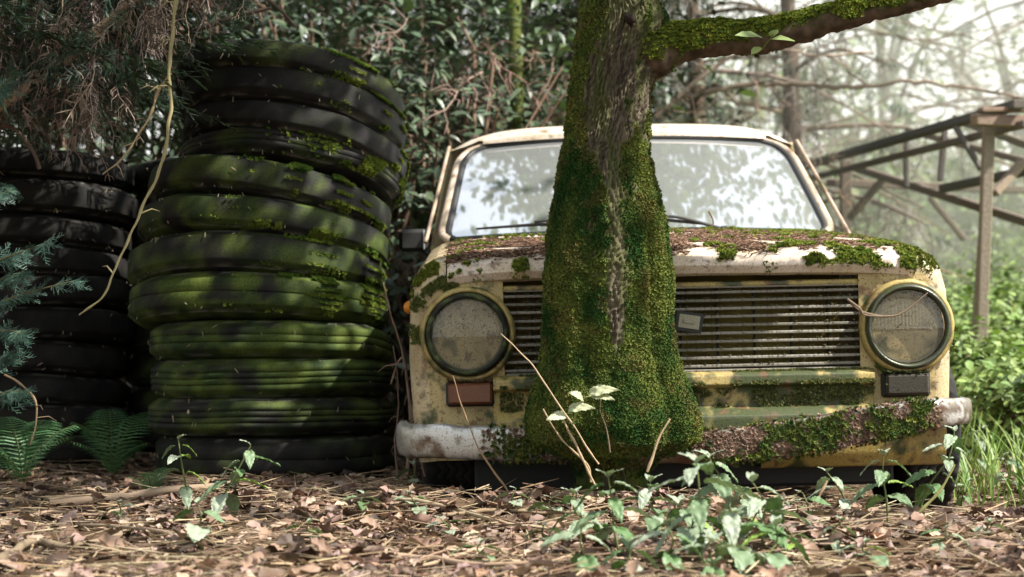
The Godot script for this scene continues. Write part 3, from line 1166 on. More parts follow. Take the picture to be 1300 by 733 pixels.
	var vb := Buf.new()
	vb.box(Vector3(-0.003, 0.408, -0.05), Vector3(0.003, 0.646, -0.034), 0.001)
	var vm := vb.mesh()
	for k in 9:
		part("upright", vm, M.black, grille).position = Vector3(-0.44 + 0.11 * k, 0, 0)
	vb = Buf.new()
	vb.box(Vector3(-0.52, 0.6465, -0.012), Vector3(0.52, 0.651, 0.003), 0.002)
	vb.box(Vector3(-0.52, 0.4, -0.012), Vector3(0.52, 0.4075, 0.006), 0.002)
	part("frame", vb.mesh(), slat_mats[0], grille)
	# emblem on the grille, half hidden by the trunk
	vb = Buf.new()
	vb.box(Vector3(-0.042, -0.03, 0), Vector3(0.042, 0.03, 0.006), 0.003)
	for k in vb.v.size():
		vb.v[k].x *= 1.0 - 2.5 * minf(vb.v[k].y, 0.0) * -1.0
	var em := part("emblem", vb.mesh(), plain(Color(0.02, 0.022, 0.02), 0.5, 0.3), grille)
	em.position = Vector3(0.02, 0.548, 0.006)
	em.rotation.z = -0.16
	vb = Buf.new()
	vb.box(Vector3(-0.031, -0.019, 0.006), Vector3(0.031, 0.021, 0.008), 0.002)
	vb.box(Vector3(-0.018, -0.004, 0.008), Vector3(0.016, 0.008, 0.011), 0.002)
	part("badge_plate", relief_free(vb), stained(plain(Color(0.32, 0.31, 0.24), 0.6, 0.2), M.dirt, 14.0), em)
	# turn signals
	for s in [-1.0, 1.0]:
		var c := Vector3(-0.627, 0.352, 0.004) if s < 0 else Vector3(0.655, 0.352, 0.004)
		var sig := Node3D.new()
		sig.name = "turn_signal"
		sig.position = c
		car.add_child(sig, true)
		var sb := Buf.new()
		sb.box(Vector3(-0.072, -0.038, -0.01), Vector3(0.072, 0.038, 0.016), 0.008)
		part("housing", sb.mesh(), M.black, sig)
		sb = Buf.new()
		sb.box(Vector3(-0.064, -0.031, 0.016), Vector3(0.064, 0.031, 0.040), 0.009)
		var lm := plain(Color(0.13, 0.045, 0.02) if s < 0 else Color(0.035, 0.03, 0.022), 0.35)
		part("lens", sb.mesh(), relief(lm, M.dirty.normal_texture, 12.0, 0.5), sig).set_meta("label", "dirty brown-orange indicator lens" if s < 0 else "dark overgrown indicator lens")
	var mk := Buf.new()
	lathe(mk, [[0.001, 0.02], [0.012, 0.017], [0.019, 0.008], [0.021, 0.0]], 20)
	var marker := part("side_marker", mk.mesh(), plain(Color(0.55, 0.2, 0.02), 0.3), car)
	marker.position = Vector3(-0.803, 0.61, -0.10)
	marker.rotation.y = -PI / 2
	marker.scale = Vector3(1.6, 1.0, 1.0)
	make_bumper(car)
	# moss and debris on the ledge under the grille
	where = []
	tints = PackedColorArray()
	for k in 16000:
		var x := rnd(-0.54, 0.56)
		var t := rng.randf()
		var p := Vector3(x, lerpf(0.402, 0.36, t), lerpf(0.012, 0.038, t))
		var dens := smoothstep(-0.1, 0.25, x) - 0.1
		if rng.randf() < 0.4:
			p = Vector3(x, rnd(0.27, 0.352), 0.016)
			dens -= 0.15
		if f3(p * 7.0 + Vector3(1, 2, 3), 1.0) + dens * 0.3 < 0.02:
			continue
		where.append(facing(Vector3(0, 0.6, 0.8), rnd(0, TAU), rnd(-0.6, 0.6), Vector3.ONE * rnd(0.004, 0.009), p))
		tints.append(vary(mixc(Color(0.05, 0.075, 0.015), Color(0.26, 0.24, 0.10), pow(rng.randf(), 1.5)), 0.4))
	for k in 1700:
		# scraps caught in the grille
		var p := Vector3(rnd(-0.5, 0.52), 0.421 + 0.0242 * rng.randi_range(0, 9), rnd(-0.028, -0.004))
		where.append(facing(Vector3(0, 1, 0.2).normalized(), rnd(0, TAU), rnd(-0.6, 0.6), Vector3.ONE * rnd(0.003, 0.008), p))
		tints.append(vary(Color(0.14, 0.13, 0.07), 0.5))
	for k in 700:
		# litter on the indicator lamps
		var x := rnd(-0.065, 0.065)
		var lft := k % 2 == 0
		var p := (Vector3(-0.627, 0.389, 0.02) if lft else Vector3(0.655, 0.389, 0.02)) + Vector3(x, -rnd(0.0, 0.006) - (rnd(0.0, 0.05) if not lft and rng.randf() < 0.5 else 0.0), rnd(-0.01, 0.022))
		where.append(facing(Vector3(0, 0.9, 0.4).normalized(), rnd(0, TAU), rnd(-0.6, 0.6), Vector3.ONE * rnd(0.004, 0.010), p))
		tints.append(vary(Color(0.13, 0.09, 0.05) if lft else Color(0.06, 0.075, 0.03), 0.5))
	scatter("moss", L.tuft, M.moss, where, tints, car)
	# valance under the bumper
	sheet(car, "valance", fill([[0.06, 0.22], [0.05, 0.15], [0.02, 0.115], [-0.1, 0.11]], 5), 0.22, 0.76, 80, func(p): return weather(p, YELLOW, 0.05, 0.25, 0.18), M.paint)
	# windscreen
	var gp := PackedVector3Array()
	for k in 41:
		for q in 61:
			gp.append(shield_pt(q / 30.0 - 1.0, k / 40.0))
	b = Buf.new()
	b.grid(gp, 61)
	b.normals()
	var pane := part("windscreen", b.mesh(), M.pane, car)
	pane.set_meta("label", "dusty streaked windscreen mirroring the bright sky")
	var rim := []
	for k in 31:
		rim.append(shield_pt(-1.0, k / 30.0))
	for k in 31:
		rim.append(shield_pt(k / 15.0 - 1.0, 1.0) + Vector3(0, 0.002, 0))
	for k in 31:
		rim.append(shield_pt(1.0, 1.0 - k / 30.0))
	b = Buf.new()
	b.tube(rim, taper(0.0135, 0.0135, rim.size()), 8)
	part("seal", b.mesh(), M.seal, pane)
	b = Buf.new()
	var foot := []
	for k in 31:
		foot.append(shield_pt(k / 15.0 - 1.0, 0.0))
	b.tube(foot, taper(0.014, 0.014, 31), 8)
	part("foot_seal", b.mesh(), M.seal, pane)
	# pillars
	for s in [-1.0, 1.0]:
		var path := []
		for k in 24:
			var v := k / 23.0
			var p := shield_pt(s, v)
			path.append(p + Vector3(s * 0.022, 0.0, -0.012))
		b = Buf.new()
		b.tube(path, taper(0.018, 0.016, 24), 10)
		for k in b.v.size():
			b.c[k] = weather(b.v[k], Color(0.36, 0.28, 0.21), 0.4, 0.1, 0.0)
		var pil := part("pillar", b.mesh(), M.paint, car)
		var rail := []
		for k in 24:
			var v := k / 23.0
			rail.append(Vector3(s * lerpf(0.788, 0.702, v), lerpf(0.872, 1.285, v), lerpf(-1.34, -1.9, v)))
		b = Buf.new()
		b.tube(rail, taper(0.008, 0.008, 24), 6)
		for k in b.v.size():
			b.c[k] = weather(b.v[k], Color(0.34, 0.25, 0.19), 0.2, 0.3, 0.0)
		part("drip_rail", b.mesh(), M.paint, pil)
	# roof
	pts = PackedVector3Array()
	cols = PackedColorArray()
	for k in 60:
		var v := k / 59.0
		for q in 81:
			var u := q / 40.0 - 1.0
			var a := absf(u)
			var e := shield_pt(u, 1.0)
			var z := curve([[0, 0.012], [0.06, 0.006], [0.12, -0.02], [0.25, -0.10], [0.5, -0.5], [0.8, -1.05], [0.92, -1.28], [1.0, -1.36]], v)
			var y := curve([[0, 0.008], [0.06, 0.03], [0.12, 0.05], [0.25, 0.068], [0.5, 0.085], [0.8, 0.07], [0.92, 0.03], [1.0, -0.03]], v)
			var p := Vector3(u * lerpf(e.x / maxf(a, 0.001) / 1.0 if false else 0.66, 0.70, smoothstep(0.0, 0.3, v)), e.y + y - 0.075 * pow(a, 6.0) * smoothstep(0.0, 0.3, v), e.z + z)
			if v < 0.3:
				p.x = lerpf(e.x + signf(u) * 0.028 * a, p.x, smoothstep(0.05, 0.3, v))
			pts.append(p)
			cols.append(weather(p, CREAM, 0.95, -0.05, -0.15))
	b = Buf.new()
	b.grid(pts, 81, cols)
	part("roof", b.mesh(), M.paint, car)
	# cowl between hood and windscreen
	pts = PackedVector3Array()
	cols = PackedColorArray()
	for k in 8:
		for q in 61:
			var u := q / 30.0 - 1.0
			var p := hood_pt(u * 1.0, 1.0).lerp(shield_pt(u, 0.0), k / 7.0)
			p.y -= 0.014 * sin(k / 7.0 * PI) + 0.002
			pts.append(p)
			cols.append(weather(p, CREAM, 0.3, 0.3, 0.1))
	b = Buf.new()
	b.grid(pts, 61, cols)
	part("cowl", b.mesh(), M.paint, car)
	# wipers
	for s in [-1.0, 1.0]:
		var wip := Node3D.new()
		wip.name = "wiper"
		car.add_child(wip, true)
		var a := shield_pt(-0.06 if s < 0 else 0.44, 0.0) + Vector3(0, 0.004, 0.03)
		var c := shield_pt(-0.86 if s < 0 else -0.1, 0.03) + Vector3(0, 0.024, 0.03)
		var m := a.lerp(c, 0.45) + Vector3(0, 0.03, 0.01)
		b = Buf.new()
		b.tube(smooth_path([a, m, a.lerp(c, 0.62) + Vector3(0, 0.026, 0.012)], 8), taper(0.007, 0.005, 8), 6)
		part("arm", b.mesh(), M.black, wip)
		b = Buf.new()
		b.tube([a.lerp(c, 0.2) + Vector3(0, 0.014, 0.0), a.lerp(c, 0.6) + Vector3(0, 0.018, 0.0), c], [0.005, 0.007, 0.004], 6)
		part("blade", b.mesh(), M.black, wip)
		b = Buf.new()
		b.box(a - Vector3(0.014, 0.014, 0.014), a + Vector3(0.014, 0.012, 0.014), 0.005)
		part("spindle", b.mesh(), M.black, wip)
	# mirror on the left door
	var mr := Node3D.new()
	mr.name = "door_mirror"
	mr.position = Vector3(-0.835, 0.885, -1.42)
	car.add_child(mr)
	b = Buf.new()
	b.box(Vector3(-0.055, -0.042, -0.025), Vector3(0.055, 0.042, 0.022), 0.014)
	part("shell", b.mesh(), M.seal, mr)
	b = Buf.new()
	b.box(Vector3(0.036, -0.036, 0.02), Vector3(0.042, 0.036, 0.026), 0.002)
	part("trim", b.mesh(), plain(Color(0.5, 0.5, 0.5), 0.3, 0.7), mr)
	b = Buf.new()
	b.tube([Vector3(0.03, -0.03, 0), Vector3(0.05, -0.05, 0.0), Vector3(0.075, -0.055, 0)], [0.01, 0.01, 0.012], 8)
	part("stem", b.mesh(), M.seal, mr)
	# body behind the fenders
	for s in [-1.0, 1.0]:
		var spans := [[-1.172, -2.05, "front_door"], [-2.056, -2.85, "rear_door"], [-2.856, -3.9, "rear_fender"]]
		for sp in spans:
			b = Buf.new()
			pts = PackedVector3Array()
			cols = PackedColorArray()
			for k in 24:
				var z := lerpf(sp[0], sp[1], k / 23.0)
				for q in 31:
					var p2 := side_sec(q / 30.0, z)
					if sp[2] == "rear_fender":
						var arch := 0.33 * 0.33 - pow(z + 2.85, 2.0)
						if arch > 0.0:
							p2.y = maxf(p2.y, 0.24 + sqrt(arch))
					var p := Vector3(s * p2.x, p2.y, z)
					pts.append(p)
					cols.append(weather(p, CREAM, 0.2, 0.2, 0.1))
			b.grid(pts, 31, cols)
			var door := part(sp[2], b.mesh(), M.paint, car)
			if sp[2] != "rear_fender":
				b = Buf.new()
				var zz: float = lerpf(sp[0], sp[1], 0.85)
				b.box(Vector3(minf(s * 0.803, s * 0.825), 0.66, zz - 0.05), Vector3(maxf(s * 0.803, s * 0.825), 0.685, zz + 0.05), 0.006)
				part("handle", b.mesh(), M.chrome, door)
				# side glass, leaning in
				b = Buf.new()
				var z0: float = sp[0] - (0.2 if sp[2] == "front_door" else 0.02)
				var z1: float = sp[1] + 0.03
				var zt: float = z0 - (0.48 if sp[2] == "front_door" else 0.0)
				b.quad(Vector3(s * 0.765, 0.865, z0), Vector3(s * 0.765, 0.865, z1), Vector3(s * 0.69, 1.27, z1), Vector3(s * 0.69, 1.27, zt))
				part("side_glass", b.mesh(), M.side_pane, car)
				b = Buf.new()
				b.tube([Vector3(s * 0.77, 0.86, z1 - 0.015), Vector3(s * 0.69, 1.29, z1 - 0.015)], [0.022, 0.02], 8, CREAM)
				part("door_pillar", b.mesh(), M.paint, car)
	# tail: rear window, boot lid, tail panel
	b = Buf.new()
	b.quad(Vector3(-0.70, 0.87, -3.38), Vector3(0.70, 0.87, -3.38), Vector3(0.62, 1.26, -3.12), Vector3(-0.62, 1.26, -3.12))
	part("rear_glass", b.mesh(), M.side_pane, car)
	sheet(car, "boot_lid", fill([[-3.36, 0.87], [-3.6, 0.86], [-3.86, 0.825], [-3.92, 0.78]], 4), -0.70, 0.70, 30, func(p): return weather(p, CREAM, 0.4, 0.1, 0.1), M.paint)
	sheet(car, "tail_panel", fill([[-3.92, 0.78], [-3.94, 0.6], [-3.93, 0.4], [-3.88, 0.16]], 4), -0.79, 0.79, 30, func(p): return weather(p, CREAM, 0.2, 0.2, 0.1), M.paint)
	# floor pan and bulkhead close the body; dashboard, wheel and seats inside
	b = Buf.new()
	b.box(Vector3(-0.72, 0.13, -3.88), Vector3(0.72, 0.16, -0.78), 0.01)
	b.box(Vector3(-0.68, 0.13, -1.16), Vector3(0.68, 0.80, -1.12), 0.01)
	b.box(Vector3(-0.5, 0.15, -0.95), Vector3(0.5, 0.55, -0.34), 0.05)
	b.box(Vector3(-0.62, 0.05, -0.14), Vector3(0.64, 0.22, -0.10), 0.01)  # black apron added under the nose to darken the gap below the bumper
	part("underbody_and_added_apron", b.mesh(), M.black, car)
	b = Buf.new()
	b.box(Vector3(-0.68, 0.62, -1.62), Vector3(0.68, 0.84, -1.28), 0.04)
	part("dashboard", b.mesh(), M.seal, car)
	for x in [-0.36, 0.36]:
		b = Buf.new()
		b.box(Vector3(x - 0.24, 0.2, -2.5), Vector3(x + 0.24, 0.42, -2.0), 0.06)
		b.box(Vector3(x - 0.23, 0.40, -2.62), Vector3(x + 0.23, 0.95, -2.47), 0.06)
		part("seat", b.mesh(), plain(Color(0.05, 0.035, 0.025), 0.8), car)
	b = Buf.new()
	var ring := []
	for k in 33:
		var a := TAU * k / 32.0
		ring.append(Vector3(0.36 + 0.19 * cos(a), 0.86 + 0.17 * sin(a), -1.78 - 0.1 * sin(a) * -1.0))
	b.tube(ring, taper(0.012, 0.012, 33), 8)
	part("steering_wheel", b.mesh(), M.black, car)
	# wheels
	make_wheel(car, Vector3(0.765, 0.205, -0.42), 0.288, 0.165, 0.05)
	make_wheel(car, Vector3(-0.70, 0.255, -0.42), 0.288, 0.165, 0.05)
	make_wheel(car, Vector3(0.68, 0.25, -2.85), 0.288, 0.165, 0.0)
	make_wheel(car, Vector3(-0.68, 0.28, -2.85), 0.288, 0.165, 0.0)
	# twigs lying on the hood and lamp
	var tws := [[[900, 268], [906, 284], [896, 296], [912, 300], 6.3, "dry vine tendril curled on the cowl before the windscreen"], [[985, 322], [1030, 318], [1070, 322], [1105, 328], 5.5, "thin twig lying across the right of the hood"], [[1080, 385], [1100, 398], [1140, 400], [1178, 372], 5.14, "bare vine tendril hanging across the right headlight"], [[1076, 380], [1092, 392], [1098, 400], [1120, 402], 5.13, "short dead tendril caught beside the right headlight"]]
	for s in tws:
		var path := []
		for k in 4:
			path.append(at(s[k][0], s[k][1], s[4]))
		var bb := Buf.new()
		bb.tube(smooth_path(path, 16), taper(0.0045, 0.002, 16), 6, Color(0.19, 0.14, 0.1), 0.2, nz)
		tag(part("dead_tendril", bb.mesh(), M.bark), s[5], "twig")

func relief_free(b: Buf) -> ArrayMesh:
	return b.mesh()

# ---------- the tree grown through the bumper ----------
const TREE_D := 4.97
var edges := [[-700, 738, 800], [-300, 735, 815], [-60, 734, 838], [0, 733, 843], [30, 729, 852], [60, 726, 846], [85, 724, 838], [120, 720, 832], [160, 717, 827], [195, 710, 828], [220, 705, 832], [250, 700, 841], [300, 693, 851], [350, 689, 857], [400, 687, 857], [440, 686, 861], [475, 681, 871], [505, 672, 884], [535, 664, 893], [556, 667, 889], [570, 690, 868], [582, 716, 842], [600, 728, 832], [620, 730, 830], [650, 722, 838], [690, 705, 860]]

func trunk_span(py: float) -> Vector2:
	var l := []
	var r := []
	for e in edges:
		l.append([float(e[0]), float(e[1])])
		r.append([float(e[0]), float(e[2])])
	return Vector2(curve(l, py), curve(r, py))

func trunk_pt(a: float, py: float) -> Vector3:
	var s := trunk_span(py)
	var A := at(s.x, py, TREE_D)
	var B := at(s.y, py, TREE_D)
	var c := (A + B) / 2.0
	c.z -= 0.09 * smoothstep(572.0, 600.0, py) * smoothstep(690.0, 640.0, py)
	var rx := (B.x - A.x) / 2.0 - 0.014
	var k := 1.0
	var low := smoothstep(150.0, 320.0, py) * smoothstep(600.0, 540.0, py)
	# hollows between the buttresses
	k -= 0.13 * low * exp(-pow((a - 0.27 * PI) / 0.13, 2.0))
	k -= 0.07 * low * exp(-pow((a - 0.62 * PI) / 0.16, 2.0))
	k += 0.05 * low * exp(-pow((a - 0.46 * PI) / 0.2, 2.0))
	k -= 0.06 * low * exp(-pow((a - 1.3 * PI) / 0.2, 2.0))
	k += 0.03 * f3(Vector3(cos(a) * 1.4, py * 0.004, sin(a) * 1.4), 1.0)
	return c + Vector3(cos(a) * rx * k, 0, sin(a) * rx * k * 0.97)

func moss_share(a: float, py: float, p: Vector3) -> float:
	var d := 0.45 * smoothstep(120.0, 260.0, py) + 0.35 * smoothstep(330.0, 450.0, py) + 0.33
	d -= 0.85 * exp(-pow((a - lerpf(0.50, 0.47, clampf(py / 400.0, 0.0, 1.0)) * PI) / (0.34 - 0.19 * smoothstep(120.0, 270.0, py)), 2.0)) * smoothstep(500.0, 400.0, py)
	d += 0.28 * smoothstep(0.6 * PI, 0.85 * PI, a) * smoothstep(1.6 * PI, 1.2 * PI, a) + 0.16 * (smoothstep(0.25 * PI, 0.08 * PI, a) if a < PI else 0.0)
	if py > 574.0:  # moss left off the foot, so its colour carries the shade under the flare
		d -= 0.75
	return d - 0.06 + 0.30 * f3(p * 6.0, 1.0) + 0.50 * f3(p * Vector3(11.0, 2.2, 11.0), 1.0) + 0.22 * n3(p * 26.0, 1.0)

func build_tree() -> void:
	rng.seed = 900
	var root := thing("tree", "mossy tree trunk grown through the car's front bumper, with one long limb", "tree", Vector3(at(778, 650, TREE_D).x, ground_y(0.28, -TREE_D), -TREE_D))
	var org := root.position
	var seg := 260
	var b := Buf.new()
	var pts := PackedVector3Array()
	var cols := PackedColorArray()
	var meta := []
	var py := 690.0
	while py > -700.0:
		for k in seg:
			var a := TAU * k / seg
			var p := trunk_pt(a, py)
			var dir := Vector3(cos(a), 0, sin(a))
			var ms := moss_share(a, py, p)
			# furrowed bark: ridges that run up the trunk, broken across
			var arc := a * 0.16
			var warp := 0.012 * n3(p * 9.0, 1.0)
			var ridge := 1.0 - absf(nz.get_noise_2d((arc + warp) * 95.0, p.y * 8.0)) * 2.2
			var crack := 1.0 - absf(nz.get_noise_2d(arc * 34.0 + 50.0, p.y * 40.0)) * 2.0
			var bumpy := 0.0062 * ridge + 0.003 * crack + 0.0025 * n3(p * 60.0, 1.0)
			bumpy *= lerpf(1.0, 0.45, smoothstep(0.3, 0.6, ms))
			bumpy += smoothstep(0.35, 0.7, ms) * (0.003 + 0.009 * f3(p * 14.0, 1.0))
			# knot at the fork
			p += dir * bumpy
			pts.append(p - org)
			var bark := mixc(Color(0.04, 0.033, 0.025), Color(0.15, 0.122, 0.09), 0.5 + 0.9 * f3(Vector3(arc * 30.0, p.y * 5.0, 1.0), 1.0) + 0.25 * n3(p * 90.0, 1.0))
			var green := mixc(Color(0.03, 0.06, 0.012), Color(0.10, 0.12, 0.025), 0.5 + f3(p * 9.0, 1.0))
			bark = mixc(bark, Color(0.075, 0.085, 0.03), 0.75 * smoothstep(-0.25, 0.3, f3(p * Vector3(14.0, 3.0, 14.0), 1.0)))
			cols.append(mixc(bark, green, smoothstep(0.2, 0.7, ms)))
			meta.append([a, py, ms])
		py -= 2.3 if py > -30.0 and py < 620.0 else 14.0
	b.grid(pts, seg, cols, true)
	b.normals()
	part("trunk", b.mesh(), M.bark, root)
	var where := []
	var tints := PackedColorArray()
	for k in pts.size():
		var m = meta[k]
		if m[1] < -25.0 or m[1] > 640.0:
			continue
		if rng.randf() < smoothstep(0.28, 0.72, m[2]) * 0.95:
			var p := pts[k]
			var nr := (b.n[k] + Vector3(rnd(-0.3, 0.3), rnd(-0.5, 0.2), rnd(-0.3, 0.3))).normalized()
			where.append(facing(nr, rnd(0, TAU), rnd(-0.5, 0.5), Vector3.ONE * rnd(0.0048, 0.0115), p))
			var t := f3((p + org) * 5.0 + Vector3(4, 0, 0), 1.0)
			var c := mixc(Color(0.026, 0.068, 0.016), Color(0.135, 0.16, 0.036), 0.48 + 1.4 * t + rnd(-0.15, 0.15))
			if f3((p + org) * 8.0 + Vector3(0, 9, 0), 1.0) > 0.2:
				c = mixc(c, Color(0.15, 0.115, 0.04), 0.45)
			tints.append(vary(c, 0.22))
	scatter("moss", L.tuft, M.moss, where, tints, root)
	# knot hole with a stub
	var kb := Buf.new()
	var kp := trunk_pt(0.47 * PI, 33.0) - org
	kb.tube([kp + Vector3(0, -0.004, -0.03), kp + Vector3(0.0, 0.0, 0.006), kp + Vector3(0.0, 0.004, 0.016)], [0.02, 0.017, 0.011], 12, Color(0.03, 0.022, 0.016), 0.3, nz)
	part("knot", kb.mesh(), M.bark, root)
	# the limb
	var limb_px := [[796, 78, 36], [830, 63, 37], [868, 54, 29], [910, 49, 27], [950, 49, 25], [990, 42, 24], [1040, 28, 20], [1090, 16, 18], [1140, 6, 16], [1190, -6, 14], [1260, -30, 12], [1380, -90, 9]]
	var path := []
	var rads := []
	for q in limb_px:
		path.append(at(q[0], q[1], TREE_D - 0.0002 * (q[0] - 790)) - org)
		rads.append([float(rads.size()), q[2] * (0.86 if q[0] > 840 else 1.0) / 451.0])
	var cnt := 220
	var lp := smooth_path(path, cnt)
	var lr := []
	for k in cnt:
		lr.append(curve(rads, k / (cnt - 1.0) * (limb_px.size() - 1)) * (1.0 + 0.07 * n3(lp[k] * 9.0, 1.0)))
	b = Buf.new()
	b.tube(lp, lr, 36, Color.WHITE, 0.08, nz)
	b.normals()
	where = []
	tints = PackedColorArray()
	for k in b.v.size():
		var p := b.v[k]
		var up := b.n[k].y
		b.v[k] += b.n[k] * (0.007 * f3(p * 26.0, 1.0))
		var ms := 0.42 + 0.5 * up + 0.6 * f3(p * 8.0, 1.0)
		b.c[k] = mixc(mixc(Color(0.045, 0.032, 0.022), Color(0.12, 0.085, 0.06), 0.5 + f3(p * 20.0, 1.0)), Color(0.06, 0.08, 0.018), smoothstep(0.1, 0.5, ms))
		for z in 4:
			if rng.randf() < smoothstep(0.2, 0.6, ms) * 0.8:
				where.append(facing((b.n[k] + Vector3(rnd(-0.3, 0.3), 0.1, rnd(-0.3, 0.3))).normalized(), rnd(0, TAU), rnd(-0.5, 0.5), Vector3.ONE * rnd(0.006, 0.013), p + Vector3(rnd(-8, 8), 0, rnd(-4, 4)) * 0.001))
				tints.append(vary(mixc(Color(0.05, 0.09, 0.015), Color(0.20, 0.22, 0.03), rng.randf()), 0.35))
	part("limb", b.mesh(), M.bark, root)
	scatter("moss", L.tuft, M.moss, where, tints, root)
	# a sprout with a few leaves under the limb
	var sp := Node3D.new()
	sp.name = "sprout"
	root.add_child(sp)
	b = Buf.new()
	var s0 := at(968, 62, TREE_D - 0.1) - org
	var s1 := at(982, 44, TREE_D - 0.12) - org
	b.tube([at(955, 70, TREE_D - 0.05) - org, s0, s1], [0.003, 0.0025, 0.0015], 5, Color(0.12, 0.15, 0.04))
	part("stem", b.mesh(), M.twig, sp)
	for q in [[968, 48, 935, 38, 0.085], [978, 50, 1012, 46, 0.07], [980, 47, 986, 34, 0.045], [966, 60, 950, 68, 0.045]]:
		var o := at(q[0], q[1], TREE_D - 0.11) - org
		var e := at(q[2], q[3], TREE_D - 0.15) - org
		var z := (e - o).normalized()
		var x := z.cross(Vector3(0.1, 0.9, 0.5)).normalized()
		var lf := part("leaf", L.broad, tinted_leaf(Color(0.18, 0.24, 0.09)), sp)
		lf.transform = Transform3D(Basis(x, z.cross(x) * -1.0, z).scaled_local(Vector3.ONE * q[4]), o)
	# boughs and crown above the frame
	where = []
	tints = PackedColorArray()
	var top := at(770, -690, TREE_D) - org
	for k in 13:
		var a := TAU * k * 0.381 + 0.4
		var y := lerpf(1.9, 3.3, k / 12.0)
		var o := Vector3(lerpf(0.0, top.x, 0.5), y, 0)
		var ln := rnd(1.2, 2.3)
		var e := o + Vector3(cos(a) * ln, rnd(0.5, 1.3), sin(a) * ln)
		var m := o.lerp(e, 0.5) + Vector3(0, -0.12, 0)
		b = Buf.new()
		var bp := smooth_path([o, m, e], 12)
		b.tube(bp, taper(0.045, 0.012, 12), 8, Color(0.12, 0.09, 0.06), 0.2, nz)
		part("branch", b.mesh(), M.bark, root)
		for z in 260:
			var t := rnd(0.3, 1.05)
			var p := along([o, m, e], minf(t, 1.0)) + Vector3(rng.randfn(0, 0.3), rng.randfn(0, 0.18), rng.randfn(0, 0.3))
			where.append(facing(Vector3(rnd(-0.6, 0.6), 1, rnd(-0.6, 0.6)).normalized(), rnd(0, TAU), rnd(-0.4, 0.4), Vector3.ONE * rnd(0.06, 0.11), p))
			tints.append(vary(mixc(Color(0.09, 0.15, 0.04), Color(0.18, 0.25, 0.07), rng.randf()), 0.3))
	var crown := scatter("crown", L.broad, M.leaf, where, tints, root)
	crown.set_meta("kind", "stuff")

var leaf_mats := {}
func tinted_leaf(c: Color) -> StandardMaterial3D:
	var key := "%.2f %.2f %.2f" % [c.r, c.g, c.b]
	if not leaf_mats.has(key):
		var m: StandardMaterial3D = M.leaf.duplicate()
		m.albedo_color = c.linear_to_srgb()
		leaf_mats[key] = m
	return leaf_mats[key]

# ---------- small plants ----------
func on_ground(px: float, py: float) -> Vector3:
	var dir := (at(px, py, 1.0) - EYE).normalized()
	var t := 2.5
	while t < 12.0:
		var p := EYE + dir * t
		if p.y <= ground_y(p.x, p.z):
			return p
		t += 0.015
	return EYE + dir * 12.0

func nettle(px: float, py: float, tx: float, ty: float, size: float, label: String, group: String, seed_: int, seedling := false) -> void:
	rng.seed = seed_
	var o := on_ground(px, py)
	var tip := at(tx, ty, -o.z - 0.03)
	var root := thing("nettle", label, "plant", o, group)
	var e := tip - o
	var path := [Vector3(0, -0.02, 0), e * 0.35 + Vector3(rnd(-0.02, 0.02), 0.0, rnd(-0.02, 0.02)), e * 0.7 + Vector3(rnd(-0.015, 0.015), 0, rnd(-0.015, 0.015)), e]
	var sp := smooth_path(path, 14)
	var b := Buf.new()
	b.tube(sp, taper(0.0038, 0.0016, 14), 5, Color(0.13, 0.16, 0.06))
	part("stem", b.mesh(), M.twig, root)
	var ln := e.length()
	var pairs := clampi(int(ln / 0.045), 2, 6)
	var tones := [Color(0.22, 0.28, 0.19), Color(0.15, 0.22, 0.12), Color(0.29, 0.34, 0.26), Color(0.10, 0.18, 0.07), Color(0.20, 0.31, 0.06)]  # the whitish tones hold the sky sheen of the leaves as colour
	for k in pairs:
		var t := lerpf(0.32, 1.0, (k + 0.5) / pairs)
		var c := along(path, t)
		var yaw := k * PI / 2 + rnd(-0.4, 0.4)
		for s in [0.0, PI]:
			var sz := size * 1.2 * lerpf(1.0, 0.6, t) * rnd(0.75, 1.15)
			var dir := Vector3(sin(yaw + s), rnd(-0.45, 0.2), cos(yaw + s) * 0.8).normalized()
			var x := dir.cross(Vector3.UP).normalized()
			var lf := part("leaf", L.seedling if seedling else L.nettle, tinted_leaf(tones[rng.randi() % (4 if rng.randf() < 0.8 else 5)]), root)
			lf.transform = Transform3D(Basis(x, dir.cross(x) * -1.0, dir).rotated(dir, rnd(-0.35, 0.35)).scaled_local(Vector3.ONE * sz), c + dir * 0.012)
	# tip leaves
	for k in 3:
		var a := rnd(0, TAU)
		var dir := Vector3(cos(a) * 0.6, 0.7, sin(a) * 0.6).normalized()
		var x := dir.cross(Vector3.UP).normalized()
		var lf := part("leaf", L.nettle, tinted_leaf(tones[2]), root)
		lf.transform = Transform3D(Basis(x, dir.cross(x) * -1.0, dir).scaled_local(Vector3.ONE * size * 0.36), e)

